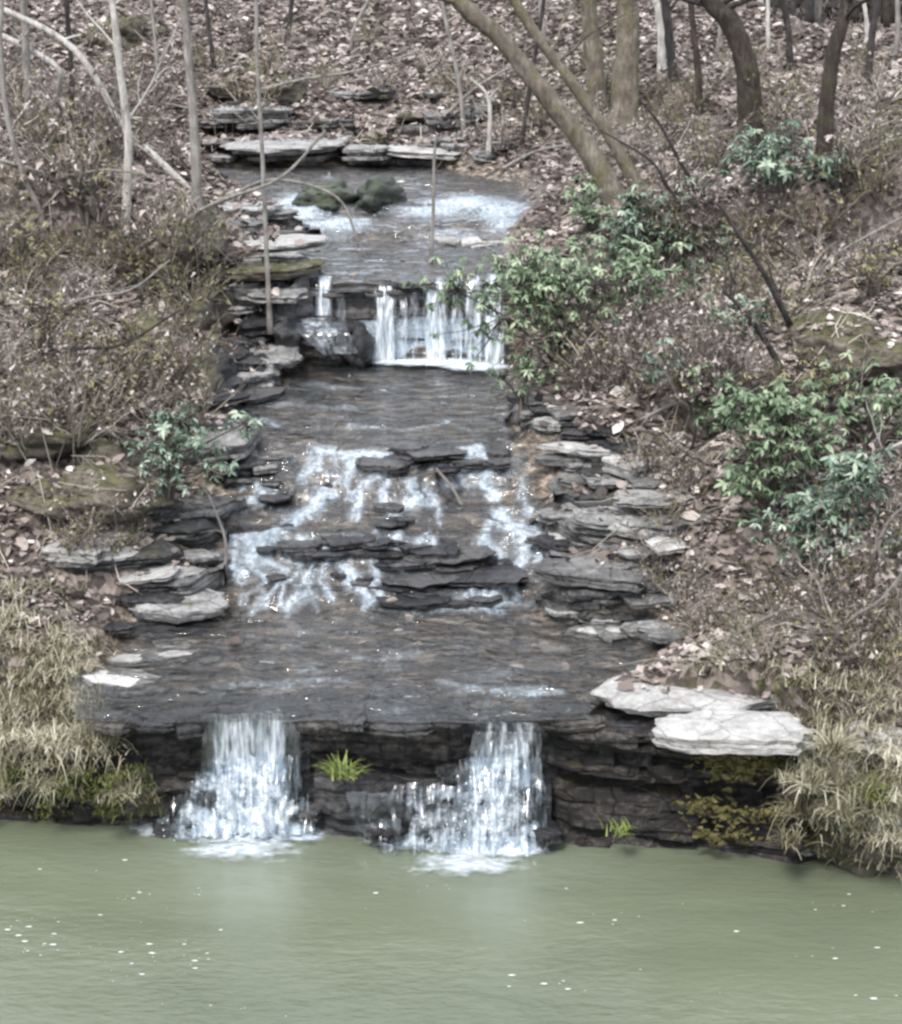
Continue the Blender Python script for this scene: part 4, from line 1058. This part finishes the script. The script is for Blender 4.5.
hanging('ragged straw grass hanging down over the dark undercut bank at the left edge', [(_g.uniform(-15, 112), 738 + 60 * _g.random() ** 2.2, _g.uniform(-.30, -.08)) for _ in range(60)], 'grass', .26)
hanging('olive leaves and grass low on the dark undercut bank at the left edge', [(_g.uniform(-15, 150), _g.uniform(770, 812), _g.uniform(-.36, -.22)) for _ in range(22)], 'green_grass', .15)
hanging('brown grass hanging over the rocks of the right shore', [(_g.uniform(785, 905), 752 + 90 * _g.random(), _g.uniform(-.30, -.10)) for _ in range(44)], 'grass', .26)
grass_field('dry straw coloured grass on the right bank beside the white slabs', [(790, 640, 1020, 730, 150, .28, 32), (800, 690, 1020, 800, 90, .28, 28), (700, 640, 800, 670, 14, .30, 20), (820, 740, 905, 870, 30, .32, 22)], 'grass')
grass_field('green grass at the water line of the left shore', [(-10, 790, 150, 815, 22, .16, 16)], 'green_grass')
grass_field('low greenish grass on the right shore below the dry grass', [(800, 780, 905, 860, 26, .22, 18), (745, 660, 800, 700, 8, .25, 18)], 'green_grass')
def tuft(label, px, py, y, n, L, mat):
    mb = MB(); rg = random.Random(px); p = at_y(px, py, y); blades(mb, p, n, L, .05, rg, .7, .009)
    return tag(mb.build('plant', MATS[mat]), label, 'plant', 'plants growing on the ledges')
tuft('bright green fern growing on the black ledge between the lower falls', 342, 776, S2 - .32, 90, .26, 'fern')
tuft('small green plant at the water line under the right ledge', 620, 832, ys(X(620, YL)) - .36, 50, .16, 'fern')
tuft('dull grass tuft on the dark ledge left of the left hand waterfall', 125, 795, ys(X(120, YL)) - .3, 90, .26, 'grass')
tuft('withered grass tuft hanging on the right ledge under the rounded stone', 800, 815, ys(X(790, YL)) - .35, 90, .3, 'grass')

for k, (px, py, off, mat, nb, L, lab) in enumerate([
  (88, 748, -.16, 'grass', 90, .26, 'straw grass tuft hanging over the left end of the dark ledge'),
  (112, 812, -.34, 'green_grass', 70, .18, 'short green tuft at the water line under the dark left ledge'),
  (148, 802, -.30, 'grass', 60, .18, 'small dry tuft beside the spray of the left hand waterfall'),
  (832, 752, -.30, 'grass', 130, .36, 'dry grass tuft hanging beside the pale stone at the right edge'),
  (815, 790, -.36, 'grass', 130, .36, 'brown grass tuft drooping at the right end of the long ledge'),
  (840, 815, -.36, 'grass', 110, .30, 'dry grass tuft on the mossy rock of the right shore'),
  (790, 842, -.42, 'grass', 80, .22, 'dry tuft near the water at the right end of the ledge'),
  (880, 800, -.30, 'green_grass', 100, .30, 'greenish tuft at the far right shore')]):
    tuft(lab, px, py, ys(X(px, YL)) + off, nb, L, mat)
# ------------------------------------------------------------------ trees
def path_world(pts, y=None, lean=0):
    """pts: pixels from the foot upwards; the foot is on the ground, the rest at about its distance"""
    p0 = hit(*pts[0]); out = [p0 - Vector((0, 0, .15))]
    for i, (px, py) in enumerate(pts[1:]): out.append(at_y(px, py, p0.y + lean * (i + 1)))
    return out
def tree(name, label, pts, wpx, mat, top=4.0, lean=0.0, group=None, cat='tree', branches=5, seed=0, flare=1.5):
    rg = random.Random(seed); P = path_world(pts, None, lean); m = mpp(P[0].y, P[0].z)
    d = (P[-1] - P[-2]).normalized(); last = P[-1]
    for k in range(3): 
        last = last + (d * .8 + Vector((rg.uniform(-.15, .15), rg.uniform(-.15, .15), .4))).normalized() * top / 3; P.append(last)
    e = empty(name, P[0]); tag(e, label, cat, group)
    L = [q - P[0] for q in P]; C = catmull(L, 7); r0 = wpx * m * .5
    rr = [r0 * (1 - .55 * i / (len(C) - 1)) * (1 + (flare - .6) * math.exp(-i * .7)) for i in range(len(C))]
    mb = MB(); mb.cur = .5; tube(mb, C, rr, 14 if wpx > 14 else 7, .34); mb.build('trunk', MATS[mat], e, True)
    for b in range(branches):
        i = rg.randint(len(C) // 3, len(C) - 2); bm = MB()
        a = rg.uniform(0, 6.283); dr = Vector((math.cos(a), math.sin(a) * .6, rg.uniform(.3, 1.1)))
        grow_twigs(bm, C[i], dr, rg.uniform(.8, 1.8) * min(1.6, .5 + top / 4), rr[i] * .35, 2 if wpx > 9 else 1, rg)
        bm.t = [.5] * len(bm.t); bm.build('branch', MATS[mat], e, True)
    return e
G1 = 'bare trees'
tree('sapling', 'whitest thin sapling with pale bark at the left, standing on the bank', [(124, 244), (127, 190), (128, 140), (120, 70), (111, -5)], 10, 'birch', 3, 0, 'pale saplings', 'sapling', 5, 1, 1.1)
tree('sapling', 'pale grey sapling beside the stone stairs, right of the whitest one', [(196, 205), (196, 160), (192, 100), (187, 40), (184, -5)], 11, 'greybark', 3, 0, 'pale saplings', 'sapling', 4, 2, 1.2)
tree('sapling', 'crooked pale stem at the very left edge of the picture', [(46, 246), (40, 212), (22, 172), (6, 110), (0, 40), (2, -5)], 7, 'greybark', 2, 0, 'pale saplings', 'sapling', 3, 3, 1.1)
tree('sapling', 'thin grey sapling rising in front of the stone stairs', [(270, 322), (266, 240), (262, 150), (257, 60), (256, -5)], 5, 'greybark', 2, 0, 'pale saplings', 'sapling', 2, 4, 1.1)
tree('sapling', 'thin short stem standing in the upper stream', [(430, 266), (433, 215), (434, 165)], 4, 'greybark', .4, 0, 'pale saplings', 'sapling', 1, 5, 1.1)
tree('tree', 'thick mossy trunk leaning left across the hillside', [(622, 200), (585, 145), (545, 95), (500, 38), (455, -5)], 22, 'mossbark', 4, .05, G1, 'tree', 5, 6, 1.3)
tree('tree', 'slender mossy trunk leaning left beside the thick leaning one', [(648, 192), (605, 130), (562, 70), (520, 10)], 13, 'mossbark', 4, .1, G1, 'tree', 4, 7, 1.3)
tree('tree', 'upright brown trunk just right of the leaning trunks', [(600, 118), (595, 70), (590, 20), (586, -5)], 20, 'mossbark', 6, 0, G1, 'tree', 5, 8)
tree('tree', 'broad grey trunk rising behind the leaning trunks', [(625, 124), (626, 80), (628, 30), (628, -5)], 28, 'mossbark', 7, 0, G1, 'tree', 5, 9)
tree('tree', 'dark brown trunk curving left at the upper right', [(750, 148), (750, 100), (744, 55), (728, 20), (706, -8)], 25, 'brownbark', 6, 0, G1, 'tree', 5, 10, 1.3)
tree('tree', 'slim greenish trunk with moss at its foot at the upper right', [(824, 178), (826, 120), (832, 60), (845, 15), (848, -5)], 17, 'brownbark', 6, 0, G1, 'tree', 5, 11, 1.4)
tree('tree', 'thin white trunk behind the broad grey trunk', [(662, 70), (661, 40), (657, 5), (656, -5)], 9, 'birch', 6, 0, G1, 'tree', 3, 12, 1.1)
tree('tree', 'thin dark trunk beside the thin white one', [(676, 88), (670, 45), (664, -5)], 10, 'darkbark', 6, 0, G1, 'tree', 3, 13, 1.1)
tree('tree', 'slim grey trunk at the top left corner behind the white branch', [(28, 120), (26, 50), (22, -5)], 9, 'greybark', 5, 0, G1, 'tree', 3, 14, 1.1)
for i, (fx, fy, tx, mat, w, lab) in enumerate([
  (465, 140, 440, 'greybark', 5, 'thin grey stem left of the thick leaning trunk'), (520, 150, 545, 'darkbark', 5, 'thin dark stem crossing behind the thick leaning trunk'),
  (545, 60, 540, 'greybark', 7, 'slim grey trunk behind the upper part of the leaning trunk'), (700, 120, 690, 'brownbark', 8, 'slim brown trunk between the broad grey trunk and the dark curved one'),
  (715, 60, 722, 'greybark', 5, 'thin grey stem behind the dark curved trunk'), (790, 70, 782, 'darkbark', 8, 'dark slim trunk between the two trunks of the upper right'),
  (870, 90, 880, 'darkbark', 9, 'dark trunk near the right edge at the top'), (893, 60, 897, 'greybark', 6, 'pale thin trunk at the right edge at the top'),
  (770, 50, 768, 'birch', 5, 'pale thin trunk against the dark wood at the top right'), (865, 45, 862, 'birch', 5, 'second pale thin trunk against the dark wood at the top right'),
  (285, 40, 292, 'darkbark', 6, 'dark thin stem at the top above the moss topped boulder'), (215, 70, 205, 'darkbark', 5, 'dark thin stem at the top right of the pale grey sapling'),
  (70, 130, 66, 'darkbark', 6, 'dark thin stem at the top left between the white branches'), (160, 90, 150, 'greybark', 4, 'thin grey stem between the two pale saplings'),
  (350, 50, 372, 'greybark', 4, 'thin grey stem leaning right above the topmost pool')]):
    tree('sapling', lab, [(fx, fy), ((fx * 2 + tx) / 3 + uni(-4, 4), fy * .6), (tx, -8)], w, mat, 3, 0, 'slim stems of the upper slope', 'sapling', 6, 50 + i, 1.2)
# a wood on the crest
rg = random.Random(5)
FT = []
for k in range(46):
    y = rg.uniform(50, 78); x = rg.uniform(-.30, .30) * y
    if k < 24: x = rg.uniform(.13, .285) * y
    z, _ = down(x, y); r = rg.uniform(.05, .16); e = empty('far_tree', (x, y, z - .1))
    tag(e, 'bare trunk in the dark wood on the crest of the hill', 'tree', 'trees of the wood on the crest')
    mb = MB(); C = catmull([(0, 0, 0), (rg.uniform(-.2, .2), 0, 2.5), (rg.uniform(-.4, .4), 0, 5.5), (rg.uniform(-.8, .8), rg.uniform(-.5, .5), 9)], 4)
    tube(mb, C, [r * (1 - .6 * i / 12) for i in range(13)], 7, .15)
    mb.build('trunk', MATS[rg.choice(['darkbark', 'greybark', 'brownbark', 'birch', 'darkbark'])], e, True)
    bm = MB()
    for b in range(5): grow_twigs(bm, C[rg.randint(5, 11)], Vector((rg.uniform(-1, 1), rg.uniform(-1, 1), .6)), 2.2, r * .3, 1, rg)
    bm.build('branch', MATS['darktwig'], e)
# dark thicket beyond the crest
mb = MB()
for k in range(19000):
    y = uni(62, 84); x = uni(-.34, .34) * y; z, _ = down(x, y)
    top = 2.0 + 1.2 * N(x * .3, y * .3, 3); p = Vector((x, y, z + top * rnd())); s = uni(.10, .26); mb.cur = rnd() * .3
    a = [mb.add(p + Vector((uni(-s, s), uni(-s, s), uni(-s, s)))) for _ in range(4)]; mb.face(*a)
tag(mb.build('far_thicket', MATS['darktwig']), 'dark brown thicket in the wood beyond the crest', 'thicket', None, 'stuff')

# ------------------------------------------------------------------ branches lying about
def branch(label, pts, wpx, mat, dy=None, twigs=3, seed=0, cat='branch', name='fallen_branch', base_hit=True, taper=.6):
    rg = random.Random(seed); p0 = hit(*pts[0]); 
    P = [at_y(px, py, p0.y + (dy[i] if dy else 0)) for i, (px, py) in enumerate(pts)]
    m = mpp(p0.y, p0.z); C = catmull(P, 6); r = wpx * m * .5
    e = empty(name, p0); tag(e, label, cat, 'bare branches along the creek')
    C = [c - p0 for c in C]
    rr = [r * (1 - taper * i / (len(C) - 1)) for i in range(len(C))]
    mb = MB(); tube(mb, C, rr, 7, .15); mb.build('limb', MATS[mat], e, True)
    for k in range(twigs):
        i = rg.randint(2, len(C) - 2); bm = MB()
        grow_twigs(bm, C[i], Vector((rg.uniform(-1, 1), rg.uniform(-.5, .5), rg.uniform(-.2, 1))), rg.uniform(.25, .6), rr[i] * .6, 1, rg)
        bm.t = [.5] * len(bm.t); bm.build('twig', MATS[mat], e, True)
    return e
branch('white fallen branch slanting down across the white sapling', [(192, 192), (150, 152), (126, 132), (75, 50), (0, 8), (-20, 0)], 7, 'birch', None, 4, 1, taper=.1)
branch('shorter white branch bent downward at the upper left corner', [(58, 118), (59, 90), (58, 69), (30, 50), (-10, 30)], 6, 'birch', [0, -.4, -.6, -.6, -.6], 2, 2, taper=0)
branch('grey curved branch arching from the left bank over the stone stairs', [(130, 252), (165, 232), (215, 203), (280, 178), (326, 130)], 6, 'greybark', [0, -.3, -.6, -.9, -.9], 3, 3)
branch('thin arching twig bending down to the upper waterfall', [(215, 205), (270, 180), (335, 196), (358, 240), (378, 286)], 4, 'greybark', [0, -.3, -.5, -.6, -.6], 2, 4)
branch('dark crooked stem leaning on the right bank among the bare bushes', [(790, 325), (765, 275), (742, 240), (720, 205)], 7, 'darkbark', [0, -.2, -.3, -.4], 4, 5)
branch('second dark stem lower down, leaning left behind the large green shrub', [(790, 385), (768, 345), (745, 312), (722, 290)], 8, 'darkbark', [0, -.2, -.4, -.5], 4, 6)
branch('slim dark stem beside the leaning trunks', [(705, 200), (682, 165), (660, 125), (640, 100)], 5, 'darkbark', [0, -.1, -.2, -.2], 3, 7)
branch('pale dead branch standing up at the right end of the topmost rocks', [(488, 156), (490, 120), (487, 95), (470, 78)], 6, 'birch', None, 3, 8)
branch('bare twig standing in the white water at the left of the cascade', [(222, 588), (226, 545), (215, 510), (204, 484)], 4, 'greybark', None, 3, 9)
branch('dead stick lying in the right part of the middle cascade', [(462, 505), (452, 488), (436, 468)], 4, 'greybark', [0, .05, .1], 1, 10, taper=.3)
branch('pale stick lying on the leaves above the white slabs', [(700, 660), (740, 632), (790, 608), (850, 598)], 5, 'greybark', [0, .1, .2, .3], 3, 11)
branch('grey branch leaning at the right edge beside the bluish shrub', [(850, 600), (872, 560), (890, 520), (915, 500)], 6, 'greybark', [0, -.2, -.3, -.4], 4, 12)
branch('pale forked twig at the right edge above the bluish shrub', [(850, 480), (872, 462), (890, 448), (912, 440)], 6, 'birch', [0, -.3, -.5, -.6], 4, 13)
branch('brown dead branch in the leaves of the left bank below the olive shrub', [(85, 418), (110, 432), (135, 452), (160, 462)], 5, 'greybark', [0, -.1, -.2, -.2], 2, 14)
branch('thin tan stick in the brown shallows by the right stack', [(572, 640), (600, 650), (640, 668)], 3, 'greybark', [0, -.1, -.2], 1, 15, taper=.2)

for i, (pts, w, mat, lab) in enumerate([
  ([(440, 120), (480, 85), (530, 60), (590, 50)], 4, 'greybark', 'thin grey branch reaching right across the leaning trunk'),
  ([(500, 170), (540, 150), (600, 140), (650, 120)], 4, 'greybark', 'grey branch lying low across the feet of the leaning trunks'),
  ([(700, 230), (670, 190), (650, 160), (600, 130)], 4, 'darkbark', 'dark branch slanting left above the pale green shrub'),
  ([(560, 210), (600, 190), (640, 195), (700, 170)], 4, 'greybark', 'pale twig lying on the bank above the upper waterfall'),
  ([(30, 330), (80, 300), (130, 290), (170, 260)], 4, 'greybark', 'grey branch lying in the brush of the left bank'),
  ([(20, 380), (60, 350), (120, 345), (180, 310)], 5, 'darkbark', 'dark branch lying among the olive brush of the left bank'),
  ([(0, 160), (60, 175), (110, 170), (180, 180)], 4, 'greybark', 'grey branch lying flat behind the whitest sapling'),
  ([(20, 90), (80, 110), (140, 100), (220, 115)], 4, 'greybark', 'grey branch lying across the slope at the upper left'),
  ([(800, 300), (830, 260), (860, 240), (905, 215)], 4, 'greybark', 'grey branch rising to the right edge above the mossy mound'),
  ([(640, 420), (680, 400), (720, 380), (770, 370)], 4, 'greybark', 'grey branch lying under the purplish bushes'),
  ([(660, 480), (690, 450), (700, 420), (735, 400)], 4, 'darkbark', 'dark branch on the leaf bank left of the large glossy shrub'),
  ([(820, 660), (850, 620), (880, 600), (912, 560)], 5, 'greybark', 'grey branch arching over the dry grass at the right edge'),
  ([(240, 95), (300, 80), (360, 70), (420, 50)], 4, 'greybark', 'grey branch lying on the leaves above the topmost rocks')]):
    branch(lab, pts, w, mat, [0, -.15, -.25, -.2], 6, 70 + i)

# ------------------------------------------------------------------ light
world = bpy.data.worlds.new('World'); SC.world = world; world.use_nodes = True
nt = world.node_tree; nt.nodes.clear()
sky = nt.nodes.new('ShaderNodeTexSky'); sky.sky_type = 'NISHITA'; sky.sun_disc = False
EL, AZ = R(52), R(205)
sky.sun_elevation = EL; sky.sun_rotation = AZ; sky.dust_density = 2.5; sky.air_density = 1.0
bg = nt.nodes.new('ShaderNodeBackground'); bg.inputs[1].default_value = .15
wo = nt.nodes.new('ShaderNodeOutputWorld')
g = G(nt); tcv = g.n('ShaderNodeTexCoord'); cn = g.n('ShaderNodeTexNoise', Scale=2.2, Detail=6.0, Roughness=.6)
nt.links.new(tcv.outputs['Generated'], cn.inputs['Vector'])
cf = g.ramp(cn.outputs['Fac'], [(.34, (.30, .30, .30)), (.6, (.80, .80, .80))])
cmix = g.n('ShaderNodeMix', data_type='RGBA'); nt.links.new(cf, cmix.inputs[0]); nt.links.new(sky.outputs[0], cmix.inputs[6]); cmix.inputs[7].default_value = (8.6, 9.0, 9.5, 1)
nt.links.new(cmix.outputs[2], bg.inputs[0]); nt.links.new(bg.outputs[0], wo.inputs[0])
sl = bpy.data.lights.new('sun', 'SUN'); sl.energy = 2.6; sl.angle = R(12); sl.color = (1, .96, .9)
so = bpy.data.objects.new('sun', sl); COL.objects.link(so)
sd = Vector((math.sin(AZ) * math.cos(EL), math.cos(AZ) * math.cos(EL), math.sin(EL)))
so.rotation_euler = sd.to_track_quat('Z', 'Y').to_euler(); so.location = sd * 50

vs = SC.view_settings
vs.view_transform = 'Standard'; vs.look = 'None'; vs.exposure = 0.9; vs.gamma = 1; vs.use_curve_mapping = False
SC.render.engine = 'CYCLES'
SC.cycles.use_denoising = True
SC.cycles.max_bounces = 6; SC.cycles.transparent_max_bounces = 20
SC.cycles.filter_width = 2.8
